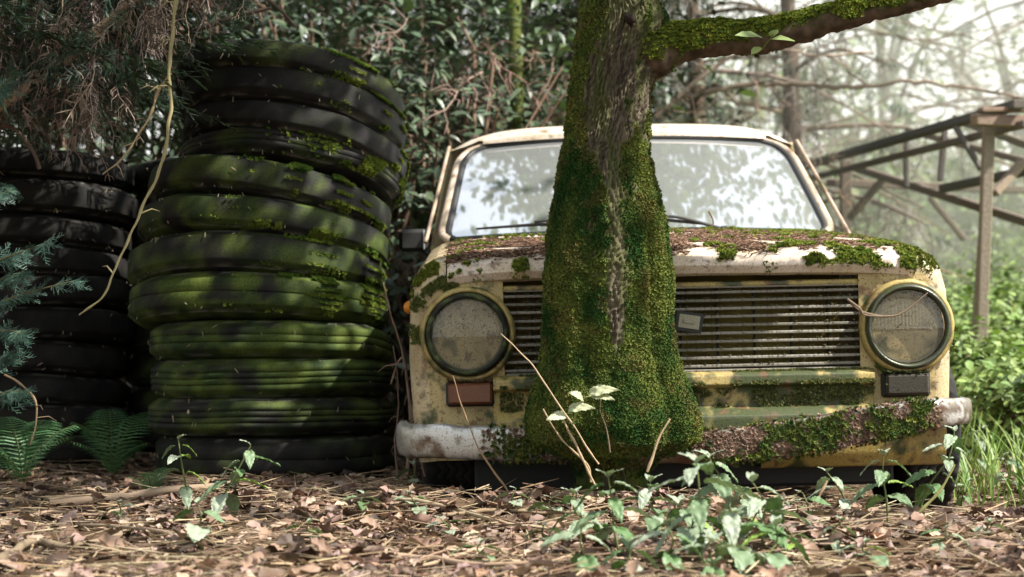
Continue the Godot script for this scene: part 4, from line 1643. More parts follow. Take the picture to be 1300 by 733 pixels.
func fern(px: float, py: float, size: float, count: int, label: String, seed_: int) -> void:
	rng.seed = seed_
	var o := on_ground(px, py)
	var root := thing("fern", label, "fern", o)
	for k in count:
		var a := TAU * k / count + rnd(-0.3, 0.3)
		var ln := size * rnd(0.75, 1.1)
		var rise := rnd(0.7, 1.25)
		var b := Buf.new()
		var stem := []
		for q in 15:
			var t := q / 14.0
			stem.append(Vector3(0, ln * rise * (t - 0.42 * t * t), ln * 0.48 * pow(t, 1.6)))
		b.tube(stem, taper(0.003, 0.0008, 15), 4, Color(0.10, 0.12, 0.03))
		for q in 18:
			var t := lerpf(0.14, 1.0, q / 18.0)
			var c := along(stem, t)
			var d := (along(stem, minf(t + 0.02, 1.0)) - along(stem, t - 0.02)).normalized()
			var up := d.cross(Vector3.RIGHT).normalized() * -1.0
			if up.y < 0:
				up = -up
			var pl := ln * 0.27 * pow(sin(PI * pow(1.0 - t * 0.93, 0.8)), 0.85) * rnd(0.9, 1.1)
			for s in [-1.0, 1.0]:
				var dir: Vector3 = (Vector3.RIGHT * s + d * 0.32 - up * 0.18).normalized()
				var wv := d * ln * 0.0058
				var k0 := b.v.size()
				var mid: Vector3 = c + dir * pl * 0.5 + up * pl * 0.05
				b.quad(c - wv * 0.9, c + wv * 0.9, mid + wv, mid - wv)
				b.tri(mid - wv, mid + wv, c + dir * pl - up * pl * 0.08)
				for z in range(k0, b.v.size()):
					b.c.append(vary(Color(0.09, 0.21, 0.085), 0.2))
				# teeth of the leaflet
				for z in 4:
					var g: Vector3 = c + dir * pl * (0.12 + 0.15 * z)
					var k1 := b.v.size()
					b.tri(g + wv * 0.8, g + dir * pl * 0.11 + wv * 0.8, g + dir * pl * 0.10 + wv * 1.5)
					b.tri(g - wv * 0.8, g + dir * pl * 0.11 - wv * 0.8, g + dir * pl * 0.10 - wv * 1.5)
					for y in range(k1, b.v.size()):
						b.c.append(Color(0.07, 0.17, 0.065))
		var fr := part("frond", b.mesh(), M.leaf, root)
		fr.rotation.y = a

func stalk(path_px: Array, depth: float, r: float, label: String, c: Color, leaves: Array, called := "dry_stalk", category := "stalk", side_twigs := 0, group := "") -> void:
	var path := []
	for q in path_px:
		path.append(at(q[0], q[1], depth - (q[2] if q.size() > 2 else 0.0)))
	var root := thing(called, label, category, Vector3.ZERO, group)
	var b := Buf.new()
	var n := 8 * path.size()
	var sp := smooth_path(path, n)
	for k in n:
		sp[k] += Vector3(n3(sp[k] * 11.0, 1.0), n3(sp[k] * 11.0 + Vector3(9, 0, 0), 1.0), 0) * r * 0.7
	b.tube(sp, taper(r, r * 0.45, n), 7, c, 0.4, nz)
	part("stem", b.mesh(), M.bark, root)
	for k in side_twigs:
		var o: Vector3 = sp[rng.randi_range(3, n - 3)]
		b = Buf.new()
		var d := Vector3(rnd(-1, 1), rnd(-0.6, 0.5), rnd(-0.5, 0.5)) * rnd(0.03, 0.09) * maxf(1.0, depth / 4.0)
		b.tube([o, o + d * 0.6 + Vector3(0, 0.01, 0), o + d], [r * 0.45, r * 0.35, r * 0.15], 5, c)
		part("side_twig", b.mesh(), M.bark, root)
	for q in leaves:
		var o := at(q[0], q[1], depth - 0.01)
		var e := at(q[2], q[3], depth - 0.05)
		var z := (e - o).normalized()
		var x := z.cross(Vector3(0.1, 0.6, 0.8)).normalized()
		var lf := part("leaf", L.nettle, tinted_leaf(q[4]), root)
		lf.transform = Transform3D(Basis(x, z.cross(x) * -1.0, z).scaled_local(Vector3.ONE * (e - o).length() * 1.1), o)

func build_plants() -> void:
	fern(142, 612, 0.36, 8, "small bright fern growing before the gap between the tyre stacks", 301)
	fern(28, 624, 0.34, 9, "wide fern at the foot of the far left tyre stack", 302)
	fern(192, 634, 0.14, 7, "low fern tuft beside the pale knobbly stick", 303)
	var clump := "pale green nettle in the dense clump below the tree"
	var g := "nettles in the clump below the tree"
	var spots := [[792, 715, 772, 606, 0.10], [876, 728, 884, 588, 0.115], [930, 735, 925, 640, 0.12], [955, 668, 900, 582, 0.11], [985, 712, 955, 612, 0.11], [742, 735, 738, 672, 0.09], [838, 690, 826, 612, 0.095], [905, 700, 862, 640, 0.11], [965, 738, 985, 668, 0.11], [800, 740, 800, 690, 0.085], [850, 738, 846, 668, 0.10], [900, 745, 905, 690, 0.10], [760, 700, 728, 628, 0.09], [940, 690, 968, 640, 0.09]]
	for k in spots.size():
		var s = spots[k]
		nettle(s[0], s[1], s[2], s[3], s[4], clump, g, 320 + k)
	nettle(1128, 672, 1122, 578, 0.085, "upright nettle with thin leaves before the car's front tyre", "", 340)
	nettle(1090, 660, 1050, 600, 0.075, "leaning nettle beside the upright one before the front tyre", "", 341)
	nettle(1165, 664, 1212, 548, 0.085, "tall nettle bending past the right end of the bumper", "", 342)
	nettle(268, 668, 318, 566, 0.085, "pale nettle leaning right before the mossy tyre stack", "", 343)
	nettle(238, 660, 226, 558, 0.07, "thin nettle leaning left before the mossy tyre stack", "", 344)
	nettle(528, 625, 524, 590, 0.07, "small green seedling at the bumper's left end", "", 345, true)
	nettle(656, 652, 655, 622, 0.05, "tiny bright seedling under the tree's left side", "", 346, true)
	nettle(1256, 690, 1256, 664, 0.06, "low green seedling in litter under the grass", "", 347, true)
	nettle(538, 660, 520, 628, 0.055, "pale low seedling below the bumper's left end", "", 348, true)
	nettle(590, 690, 560, 660, 0.05, "sparse seedling in the open litter", "", 349, true)
	nettle(260, 700, 250, 640, 0.075, "low broad nettle beside the pale knobbly stick", "", 350, true)
	var low := [[700, 700, 690, 668], [620, 720, 610, 690], [1010, 715, 1000, 672], [1060, 700, 1070, 662], [1110, 720, 1100, 690], [470, 655, 462, 628], [400, 690, 392, 665], [1190, 705, 1200, 672], [690, 660, 700, 634], [1225, 650, 1230, 612], [1030, 668, 1020, 628], [140, 668, 150, 640]]
	for k in low.size():
		nettle(low[k][0], low[k][1], low[k][2], low[k][3], 0.06, "small green seedling sprouting alone from the open leaf litter", "seedlings scattered in the leaf litter", 380 + k, k % 2 == 0)
	nettle(1240, 610, 1250, 545, 0.08, "nettle in grass right of the bumper", "", 351)
	nettle(1285, 640, 1275, 580, 0.08, "nettle at the edge of the sunny grass", "", 352)
	# dry stalks
	var pale := Color(0.42, 0.44, 0.28)
	stalk([[750, 612], [745, 590], [715, 560], [690, 520]], 4.62, 0.0035, "dry forked stalk leaning left before the tree's foot", Color(0.33, 0.25, 0.15), [])
	stalk([[758, 620], [738, 580], [716, 535], [712, 522]], 4.6, 0.004, "tan stalk with one pale leaf before the tree's foot", Color(0.36, 0.27, 0.17), [[718, 528, 702, 526, pale], [722, 520, 745, 512, pale]])
	stalk([[726, 540], [738, 510], [752, 502], [764, 496]], 4.6, 0.0025, "green sprig with pale leaves before the mossy trunk", Color(0.2, 0.22, 0.09), [[748, 500, 774, 489, pale], [752, 503, 772, 500, pale], [740, 508, 733, 496, pale]])
	stalk([[822, 600], [830, 575], [838, 552], [850, 533]], 4.6, 0.004, "straight pale stalk before the right of the trunk", Color(0.4, 0.3, 0.19), [])
	stalk([[775, 575], [770, 545], [762, 520], [764, 498]], 4.63, 0.002, "thin dark stalk rising before the trunk's moss", Color(0.16, 0.12, 0.08), [])
	stalk([[645, 625], [608, 570], [588, 520], [575, 478]], 4.95, 0.003, "thin brown stalk leaning over the left bumper", Color(0.3, 0.2, 0.12), [])
	stalk([[760, 590], [720, 530], [672, 460], [636, 424]], 4.72, 0.0028, "long tan stalk crossing before the left headlight", Color(0.42, 0.32, 0.2), [])
	stalk([[1035, 645], [1040, 630], [1046, 618], [1050, 610]], 4.6, 0.005, "short broken stalk standing before the car", Color(0.4, 0.28, 0.18), [])
	stalk([[1130, 690], [1165, 655], [1195, 620], [1212, 590]], 4.5, 0.005, "green-brown stalk leaning towards the front tyre", Color(0.25, 0.24, 0.1), [])
	rng.seed = 360
	# bare creepers between the tyres and the car
	stalk([[528, 612], [524, 540], [515, 470], [497, 400], [486, 360]], 5.72, 0.005, "bare creeper arching from the ground to the tyre stack", Color(0.2, 0.14, 0.1), [], "creeper", "vine", 4)
	stalk([[516, 612], [520, 520], [512, 455], [496, 488]], 5.75, 0.006, "knotted creeper hanging beside the leaning tyre stack", Color(0.22, 0.15, 0.11), [], "creeper", "vine", 4)
	stalk([[540, 606], [532, 560], [538, 505], [552, 450]], 5.35, 0.004, "reddish creeper climbing over the bumper's left end", Color(0.24, 0.13, 0.09), [], "creeper", "vine", 2)
	stalk([[505, 608], [502, 560], [506, 510], [500, 440]], 5.8, 0.004, "thin straight creeper against the tyre stack", Color(0.17, 0.12, 0.09), [], "creeper", "vine", 3)
	# hanging stems at the left
	var tan_ := Color(0.30, 0.26, 0.14)
	stalk([[232, -60], [224, 0], [217, 60], [215, 110], [216, 150], [206, 205], [181, 262], [155, 322], [128, 378], [99, 401]], 5.15, 0.0068, "long pale hanging stem before the tyre stacks", tan_, [], "hanging_stem", "stem", 6)
	stalk([[218, 92], [200, 118], [188, 150], [164, 190], [131, 222]], 5.16, 0.005, "short forked stem beside the long hanging one", Color(0.3, 0.23, 0.14), [], "hanging_stem", "stem", 4)
	stalk([[5, 476], [40, 500], [46, 530], [38, 565]], 5.2, 0.004, "bare brown stem drooping over the wide fern", Color(0.3, 0.22, 0.14), [], "hanging_stem", "stem", 4)
	# grass at the right
	rng.seed = 370
	for q in [[0.0, "lush grass tuft beside the car's right side"], [1.0, "sunlit grass growing beyond the front tyre"]]:
		var where := []
		var tints := PackedColorArray()
		for k in 900:
			var d := rnd(5.5, 7.0) if q[0] < 0.5 else rnd(7.0, 9.5)
			var x := rnd(1.42 + (d - 5.5) * 0.05, 2.9)
			if n3(Vector3(x, 0, d) * 2.2, 1.0) < -0.25:
				continue
			var lean := rnd(0, TAU)
			var h := rnd(0.12, 0.38)
			where.append(Transform3D(Basis(Vector3.UP, lean).scaled_local(Vector3(rnd(0.005, 0.011), h, h)), Vector3(x, ground_y(x, -d) - 0.005, -d)))
			tints.append(vary(mixc(Color(0.10, 0.20, 0.035), Color(0.22, 0.30, 0.07), rng.randf()), 0.25))
		tag(scatter("grass", L.blade, M.leaf, where, tints), q[1], "grass")

# ---------- left: conifer and cypress ----------
func build_conifer() -> void:
	rng.seed = 600
	var base := Vector3(-2.7, ground_y(-2.7, -6.0), -6.0)
	var root := thing("conifer", "dark conifer with dry drooping boughs hanging over the tyre stacks", "tree", base)
	var b := Buf.new()
	b.tube(smooth_path([Vector3(0, -0.05, 0), Vector3(0.03, 1.5, 0), Vector3(-0.02, 3.2, 0), Vector3(0, 5.5, 0)], 30), taper(0.17, 0.05, 30), 16, Color(0.11, 0.075, 0.055), 0.25, nz)
	part("trunk", b.mesh(), M.bark, root)
	var boughs := [
		[[-260, 190], [-40, 150], [60, 92], [112, 48], [168, 0], [250, -60], 5.45, 0.016, Color(0.38, 0.28, 0.19)],
		[[-300, 60], [-60, 70], [80, 40], [190, 10], [330, -5], [400, -20], 5.75, 0.012, Color(0.09, 0.07, 0.055)],
		[[-300, 20], [0, 20], [120, -20], [220, 40], [300, 20], [345, 10], 5.9, 0.010, Color(0.12, 0.09, 0.07)],
		[[-300, 130], [-100, 120], [0, 100], [70, 130], [120, 150], [160, 165], 5.7, 0.009, Color(0.14, 0.10, 0.08)],
		[[-300, -40], [0, -60], [160, -70], [280, -30], [340, 0], [372, 30], 5.6, 0.010, Color(0.10, 0.075, 0.06)],
		[[-300, 200], [-150, 180], [-40, 170], [10, 160], [40, 190], [50, 215], 5.5, 0.008, Color(0.12, 0.09, 0.07)]]
	for q in boughs:
		var path := [Vector3(0.05, at(0, q[0][1], 6.0).y - base.y + 0.1, 0)]
		for k in 6:
			path.append(at(q[k][0], q[k][1], q[6]) - base)
		b = Buf.new()
		var sp := smooth_path(path, 40)
		b.tube(sp, taper(q[7] * 1.6, q[7] * 0.6, 40), 8, q[8], 0.3, nz)
		var bough := part("bough", b.mesh(), M.bark, root)
		var wd := []
		var td := PackedColorArray()
		var wg := []
		var tg := PackedColorArray()
		for k in 420:
			var t := rnd(0.3, 1.0)
			var c := along(path, t) + Vector3(rng.randfn(0, 0.10), rnd(-0.24, 0.10), rng.randfn(0, 0.14))
			var pos := c + base
			# the boughs end above the tyres
			var xy := pix(pos)
			if xy.y > lerpf(150.0, -10.0, clampf((xy.x - 120.0) / 120.0, 0.0, 1.0)) + rnd(-60.0, 15.0) or xy.x > 320.0:
				continue
			var dir := Vector3(rnd(-0.7, 0.7), rnd(-1.3, -0.2), rnd(-0.5, 0.5)).normalized()
			var x := dir.cross(Vector3(rnd(-1, 1), 0.2, rnd(-1, 1))).normalized()
			var s := rnd(0.07, 0.17)
			var tr := Transform3D(Basis(x, dir.cross(x) * -1.0, dir).scaled_local(Vector3.ONE * s), c)
			if rng.randf() < 0.55:
				wd.append(tr)
				td.append(vary([Color(0.17, 0.125, 0.095), Color(0.30, 0.235, 0.20), Color(0.11, 0.085, 0.07)][k % 3], 0.35))
			else:
				wg.append(tr)
				tg.append(vary(mixc(Color(0.02, 0.045, 0.025), Color(0.05, 0.085, 0.05), rng.randf()), 0.3))
		var wt := []
		var tt := PackedColorArray()
		for k in wd.size():
			if k % 2 == 0:
				var o: Vector3 = wd[k].origin
				wt.append(Transform3D((Basis(Vector3.UP, rnd(0, TAU)) * Basis(Vector3.RIGHT, rnd(-0.6, 0.6))).scaled_local(Vector3(1.0, 1.0, 1.0) * rnd(0.10, 0.26)), o))
				tt.append(vary(mixc(Color(0.20, 0.14, 0.11), Color(0.42, 0.34, 0.30), rng.randf()), 0.25))
		scatter("bare_twigs", L.hanging, M.twig, wt, tt, bough)
		scatter("dry_twigs", L.dry_spray, M.twig, wd, td, bough)
		scatter("needles", L.spray, M.leaf, wg, tg, bough)
	# crown above
	var where := []
	var tints := PackedColorArray()
	for k in 5200:
		var y := rnd(1.6, 5.5)
		var r := (5.8 - y) * 0.42 * sqrt(rng.randf())
		var a := rnd(0, TAU)
		var dir := Vector3(cos(a), rnd(-0.7, 0.0), sin(a)).normalized()
		var x := dir.cross(Vector3.UP).normalized()
		where.append(Transform3D(Basis(x, dir.cross(x) * -1.0, dir).scaled_local(Vector3.ONE * rnd(0.16, 0.34)), Vector3(cos(a) * r, y - 0.2 * r, sin(a) * r)))
		tints.append(vary(Color(0.035, 0.06, 0.03), 0.35))
	scatter("crown", L.spray, M.leaf, where, tints, root)
	# blue-green cypress at the edge of the picture
	rng.seed = 620
	base = Vector3(-1.62, ground_y(-1.62, -4.95), -4.95)
	root = thing("cypress_sapling", "blue-green cypress sapling reaching in before the far left tyres", "plant", base)
	b = Buf.new()
	b.tube(smooth_path([Vector3(0, -0.03, 0), Vector3(0.02, 0.4, 0), Vector3(-0.02, 0.9, 0), Vector3(0, 1.5, 0)], 20), taper(0.022, 0.006, 20), 8, Color(0.16, 0.1, 0.07), 0.2, nz)
	part("stem", b.mesh(), M.bark, root)
	var shoots := [[[-60, 350], [0, 330], [54, 310]], [[-60, 420], [10, 380], [92, 357]], [[-60, 400], [-10, 360], [30, 345]], [[-50, 440], [0, 420], [26, 424]], [[-60, 260], [-10, 250], [14, 240]], [[-60, 140], [-10, 120], [18, 90]], [[-60, 520], [0, 500], [30, 496]], [[-60, 480], [-10, 460], [14, 452]]]
	for q in shoots:
		var path := []
		for k in 3:
			path.append(at(q[k][0], q[k][1], 4.95 + rnd(-0.1, 0.1)) - base)
		path.push_front(Vector3(0, maxf(path[0].y - 0.08, 0.05), 0))
		b = Buf.new()
		b.tube(smooth_path(path, 12), taper(0.005, 0.0015, 12), 5, Color(0.15, 0.13, 0.07))
		var sh := part("shoot", b.mesh(), M.twig, root)
		var ws := []
		var ts := PackedColorArray()
		for k in 34:
			var t := rnd(0.35, 1.0)
			var c := along(path, t)
			var d := (along(path, minf(t + 0.05, 1.0)) - along(path, t - 0.05)).normalized()
			var dir := (d + Vector3(rnd(-0.5, 0.5), rnd(-0.75, 0.35), rnd(-0.4, 0.4))).normalized()
			var x := dir.cross(Vector3(rnd(-0.4, 0.4), 0.6, 0.7)).normalized()
			ws.append(Transform3D(Basis(x, dir.cross(x) * -1.0, dir).scaled_local(Vector3.ONE * rnd(0.04, 0.085)), c))
			ts.append(vary(mixc(Color(0.045, 0.11, 0.075), Color(0.11, 0.19, 0.15), rng.randf()), 0.3))
		scatter("scale_leaves", L.spray, M.leaf, ws, ts, sh)

# ---------- behind the car ----------
func bush(called: String, label: String, group: String, category: String, base: Vector3, size: Vector3, count: int, leaf: Mesh, leaf_size: Vector2, c0: Color, c1: Color, material: Material, seed_: int, stems := 6, clumps := 22) -> void:
	rng.seed = seed_
	var root := thing(called, label, category, base, group)
	var centres := []
	for k in clumps:
		var a := rnd(0, TAU)
		var y := rnd(0.12, 1.0)
		var r := sqrt(rng.randf()) * sin(PI * (0.18 + 0.72 * y))
		centres.append(Vector3(cos(a) * r * size.x, y * size.y, sin(a) * r * size.z))
	var b := Buf.new()
	for k in stems:
		var e: Vector3 = centres[k % clumps]
		b.tube(smooth_path([Vector3(rnd(-0.1, 0.1), -0.05, rnd(-0.1, 0.1)), e * 0.5 + Vector3(rnd(-0.1, 0.1), 0.05, 0), e], 8), taper(0.028, 0.008, 8), 6, Color(0.13, 0.09, 0.065), 0.3, nz)
		for z in 3:
			var f: Vector3 = centres[rng.randi() % clumps]
			b.tube([e * 0.6, (e * 0.5 + f * 0.5) + Vector3(0, 0.04, 0), f], [0.013, 0.01, 0.004], 5, Color(0.2, 0.14, 0.1))
	part("stems", b.mesh(), M.bark, root)
	var where := []
	var tints := PackedColorArray()
	for k in count:
		var c: Vector3 = centres[rng.randi() % clumps]
		var sp := 0.17 * (size.x + size.y) * 0.5
		var p := c + Vector3(rng.randfn(0, sp), rng.randfn(0, sp * 0.75), rng.randfn(0, sp))
		if p.y < 0.02:
			p.y = rnd(0.02, 0.3)
		var outw := (p - Vector3(0, size.y * 0.45, 0)).normalized()
		where.append(facing((outw * 0.5 + Vector3(rnd(-0.5, 0.5), 0.8, rnd(-0.5, 0.5))).normalized(), rnd(0, TAU), rnd(-0.4, 0.5), Vector3.ONE * rnd(leaf_size.x, leaf_size.y), p))
		tints.append(vary(mixc(c0, c1, pow(rng.randf(), 1.4)), 0.3))
	scatter("foliage", leaf, material, where, tints, root)

func spruce(label: String, base: Vector3, height: float, reach: float, low: float, seed_: int, dead: float, c0: Color, c1: Color, hang: int, sprays: int, called := "spruce") -> void:
	rng.seed = seed_
	var root := thing(called, label, "tree", base)
	var b := Buf.new()
	b.tube(smooth_path([Vector3(0, -0.1, 0), Vector3(0.05, height * 0.3, 0), Vector3(-0.04, height * 0.7, 0), Vector3(0, height, 0)], 24), taper(0.016 * height, 0.01, 24), 12, Color(0.14, 0.10, 0.075), 0.2, nz)
	part("trunk", b.mesh(), M.bark, root)
	b = Buf.new()
	var wh := []
	var th := PackedColorArray()
	var ws := []
	var ts := PackedColorArray()
	var n := 34
	for k in n:
		var y := lerpf(low, height * 0.96, pow(float(k) / n, 1.15))
		var a := k * 2.4 + rnd(-0.3, 0.3)
		var ln := reach * (1.0 - 0.8 * (y - low) / (height - low)) * rnd(0.7, 1.1)
		var o := Vector3(0, y, 0)
		var e := o + Vector3(cos(a) * ln, -ln * rnd(0.05, 0.3), sin(a) * ln)
		var m := o.lerp(e, 0.5) + Vector3(0, ln * 0.1, 0)
		b.tube(smooth_path([o, m, e], 9), taper(0.022, 0.006, 9), 5, vary(Color(0.2, 0.155, 0.12), 0.3))
		for z in hang / n:
			var t := rnd(0.15, 1.0)
			var c := along([o, m, e], t) + Vector3(rng.randfn(0, 0.05), 0, rng.randfn(0, 0.05))
			wh.append(Transform3D((Basis(Vector3.UP, rnd(0, TAU)) * Basis(Vector3.RIGHT, rnd(-0.5, 0.5))).scaled_local(Vector3.ONE * rnd(0.3, 0.8)), c))
			th.append(vary(mixc(Color(0.20, 0.18, 0.15), Color(0.38, 0.36, 0.31), rng.randf()), 0.25))
		for z in sprays / n:
			var t := rnd(0.2, 1.0)
			var c := along([o, m, e], t) + Vector3(rng.randfn(0, 0.12), rnd(-0.35, 0.05), rng.randfn(0, 0.12))
			var dir := Vector3(cos(a) + rnd(-0.9, 0.9), rnd(-1.4, -0.2), sin(a) + rnd(-0.9, 0.9)).normalized()
			var x := dir.cross(Vector3(0.2, 0.7, 0.4)).normalized()
			ws.append(Transform3D(Basis(x, dir.cross(x) * -1.0, dir).scaled_local(Vector3.ONE * rnd(0.15, 0.36)), c))
			ts.append(vary(mixc(c0, c1, rng.randf()), 0.3))
	part("branches", b.mesh(), M.bark, root)
	if wh.size():
		scatter("hanging_twigs", L.hanging, M.twig, wh, th, root)
	if ws.size():
		scatter("needles", L.dry_spray if dead > 0.5 else L.spray, M.leaf, ws, ts, root)

func far_tree(label: String, group: String, base: Vector3, height: float, reach: float, count: int, c0: Color, c1: Color, seed_: int, low := 0.25) -> void:
	rng.seed = seed_
	var root := thing("broadleaf_tree", label, "tree", base, group)
	var b := Buf.new()
	b.tube(smooth_path([Vector3(0, -0.1, 0), Vector3(rnd(-0.2, 0.2), height * 0.35, 0), Vector3(rnd(-0.3, 0.3), height * 0.8, 0)], 14), taper(0.016 * height, 0.02, 14), 10, Color(0.13, 0.10, 0.075), 0.2, nz)
	var centres := []
	for k in 26:
		var a := rnd(0, TAU)
		var y := rnd(low, 1.0)
		var r := reach * sqrt(rng.randf()) * sqrt(sin(PI * clampf((y - low) / (1.0 - low) * 0.85 + 0.12, 0.0, 1.0)))
		centres.append(Vector3(cos(a) * r, y * height, sin(a) * r))
		if k < 12:
			var e: Vector3 = centres[k]
			b.tube([Vector3(0, e.y * 0.6, 0), Vector3(e.x * 0.5, e.y * 0.85, e.z * 0.5), e], [0.05, 0.035, 0.012], 6, Color(0.14, 0.11, 0.08))
	part("trunk", b.mesh(), M.bark, root)
	var where := []
	var tints := PackedColorArray()
	for k in count:
		var c: Vector3 = centres[rng.randi() % 26]
		var p := c + Vector3(rng.randfn(0, 0.16), rng.randfn(0, 0.12), rng.randfn(0, 0.16)) * reach
		where.append(facing(Vector3(rnd(-0.7, 0.7), 1, rnd(-0.7, 0.7)).normalized(), rnd(0, TAU), rnd(-0.5, 0.5), Vector3.ONE * rnd(0.10, 0.22), p))
		tints.append(vary(mixc(c0, c1, rng.randf()), 0.3))
	scatter("crown", L.broad, M.leaf, where, tints, root)

func beam(root: Node3D, called: String, a: Vector3, c: Vector3, w: float, h: float, tone: Color, seed_: int) -> void:
	# a weathered timber from a to c
	rng.seed = seed_
	var d := (c - a).normalized()
	var x := d.cross(Vector3.UP).normalized()
	if absf(d.y) > 0.9:
		x = Vector3.RIGHT
	var y := x.cross(d).normalized()
	var b := Buf.new()
	w *= 0.85
	h *= 0.85
	var ln := (c - a).length()
	b.box(Vector3(-w / 2, -h / 2, 0), Vector3(w / 2, h / 2, ln), 0.006)
	b.move(Transform3D(Basis(x, y, d), a))
	for k in b.v.size():
		b.c.append(vary(tone, 0.12))
	part(called, b.mesh(), M.wood, root)

func build_shed() -> void:
	var root := thing("shed_frame", "open weathered timber shed frame standing in the sunny clearing", "shed", Vector3.ZERO)
	var grey := Color(0.17, 0.145, 0.12)
	var dark := Color(0.13, 0.12, 0.115)
	var pale := Color(0.25, 0.21, 0.17)
	# roof edge running back along the view
	var n0 := at(1296, 132, 8.9)
	var f0 := at(1018, 212, 12.6)
	beam(root, "roof_edge", n0, f0, 0.09, 0.055, dark, 1)
	beam(root, "plate", n0 + Vector3(0.03, -0.10, 0), f0 + Vector3(0.03, -0.09, 0), 0.05, 0.045, grey, 2)
	# posts
	beam(root, "post", on_floor(at(1240, 415, 9.1)), at(1256, 150, 9.1), 0.066, 0.07, pale, 3)
	beam(root, "post", on_floor(at(1228, 430, 9.18)), at(1251, 260, 9.15), 0.05, 0.05, Color(0.30, 0.26, 0.22), 13)
	beam(root, "post", on_floor(at(1072, 300, 12.2)), at(1074, 204, 12.2), 0.085, 0.085, grey, 4)
	beam(root, "post", on_floor(at(1330, 300, 12.4)), at(1330, 230, 12.4), 0.09, 0.09, grey, 14)
	# head of the near bay
	beam(root, "head", at(1236, 152, 8.95), at(1420, 160, 9.2), 0.08, 0.07, Color(0.24, 0.18, 0.14), 5)
	beam(root, "head", at(1244, 140, 8.93), at(1420, 138, 9.2), 0.06, 0.03, Color(0.20, 0.15, 0.12), 15)
	# tie beams farther back
	beam(root, "tie_beam", at(1050, 232, 12.3), at(1420, 246, 12.3), 0.06, 0.06, Color(0.22, 0.18, 0.15), 6)
	beam(root, "tie_beam", at(1086, 213, 12.0), at(1360, 300, 9.6), 0.05, 0.06, grey, 7)
	beam(root, "tie_beam", at(1195, 240, 10.5), at(1360, 205, 9.6), 0.06, 0.06, dark, 17)
	# hangers and braces
	beam(root, "hanger", at(1151, 176, 10.8), at(1151, 238, 10.8), 0.035, 0.035, dark, 8)
	beam(root, "hanger", at(1200, 166, 10.1), at(1194, 230, 10.1), 0.04, 0.035, dark, 9)
	beam(root, "brace", at(1214, 162, 9.6), at(1246, 215, 9.3), 0.035, 0.035, dark, 10)
	beam(root, "brace", at(1300, 205, 9.2), at(1262, 246, 9.1), 0.06, 0.05, pale, 11)
	beam(root, "brace", at(1126, 222, 11.9), at(1078, 278, 12.1), 0.05, 0.05, grey, 12)
	beam(root, "brace", at(1180, 250, 11.8), at(1225, 305, 11.8), 0.04, 0.04, grey, 18)
	beam(root, "rafter", at(1150, 165, 11.0), at(1340, 215, 10.4), 0.04, 0.05, grey, 16)
	beam(root, "rafter", at(1210, 150, 9.9), at(1360, 205, 9.5), 0.04, 0.05, grey, 19)

func on_floor(p: Vector3) -> Vector3:
	return Vector3(p.x, ground_y(p.x, p.z) - 0.03, p.z)

func foot(px: float, depth: float) -> Vector3:
	var p := at(px, 430, depth)
	return Vector3(p.x, ground_y(p.x, -depth), -depth)

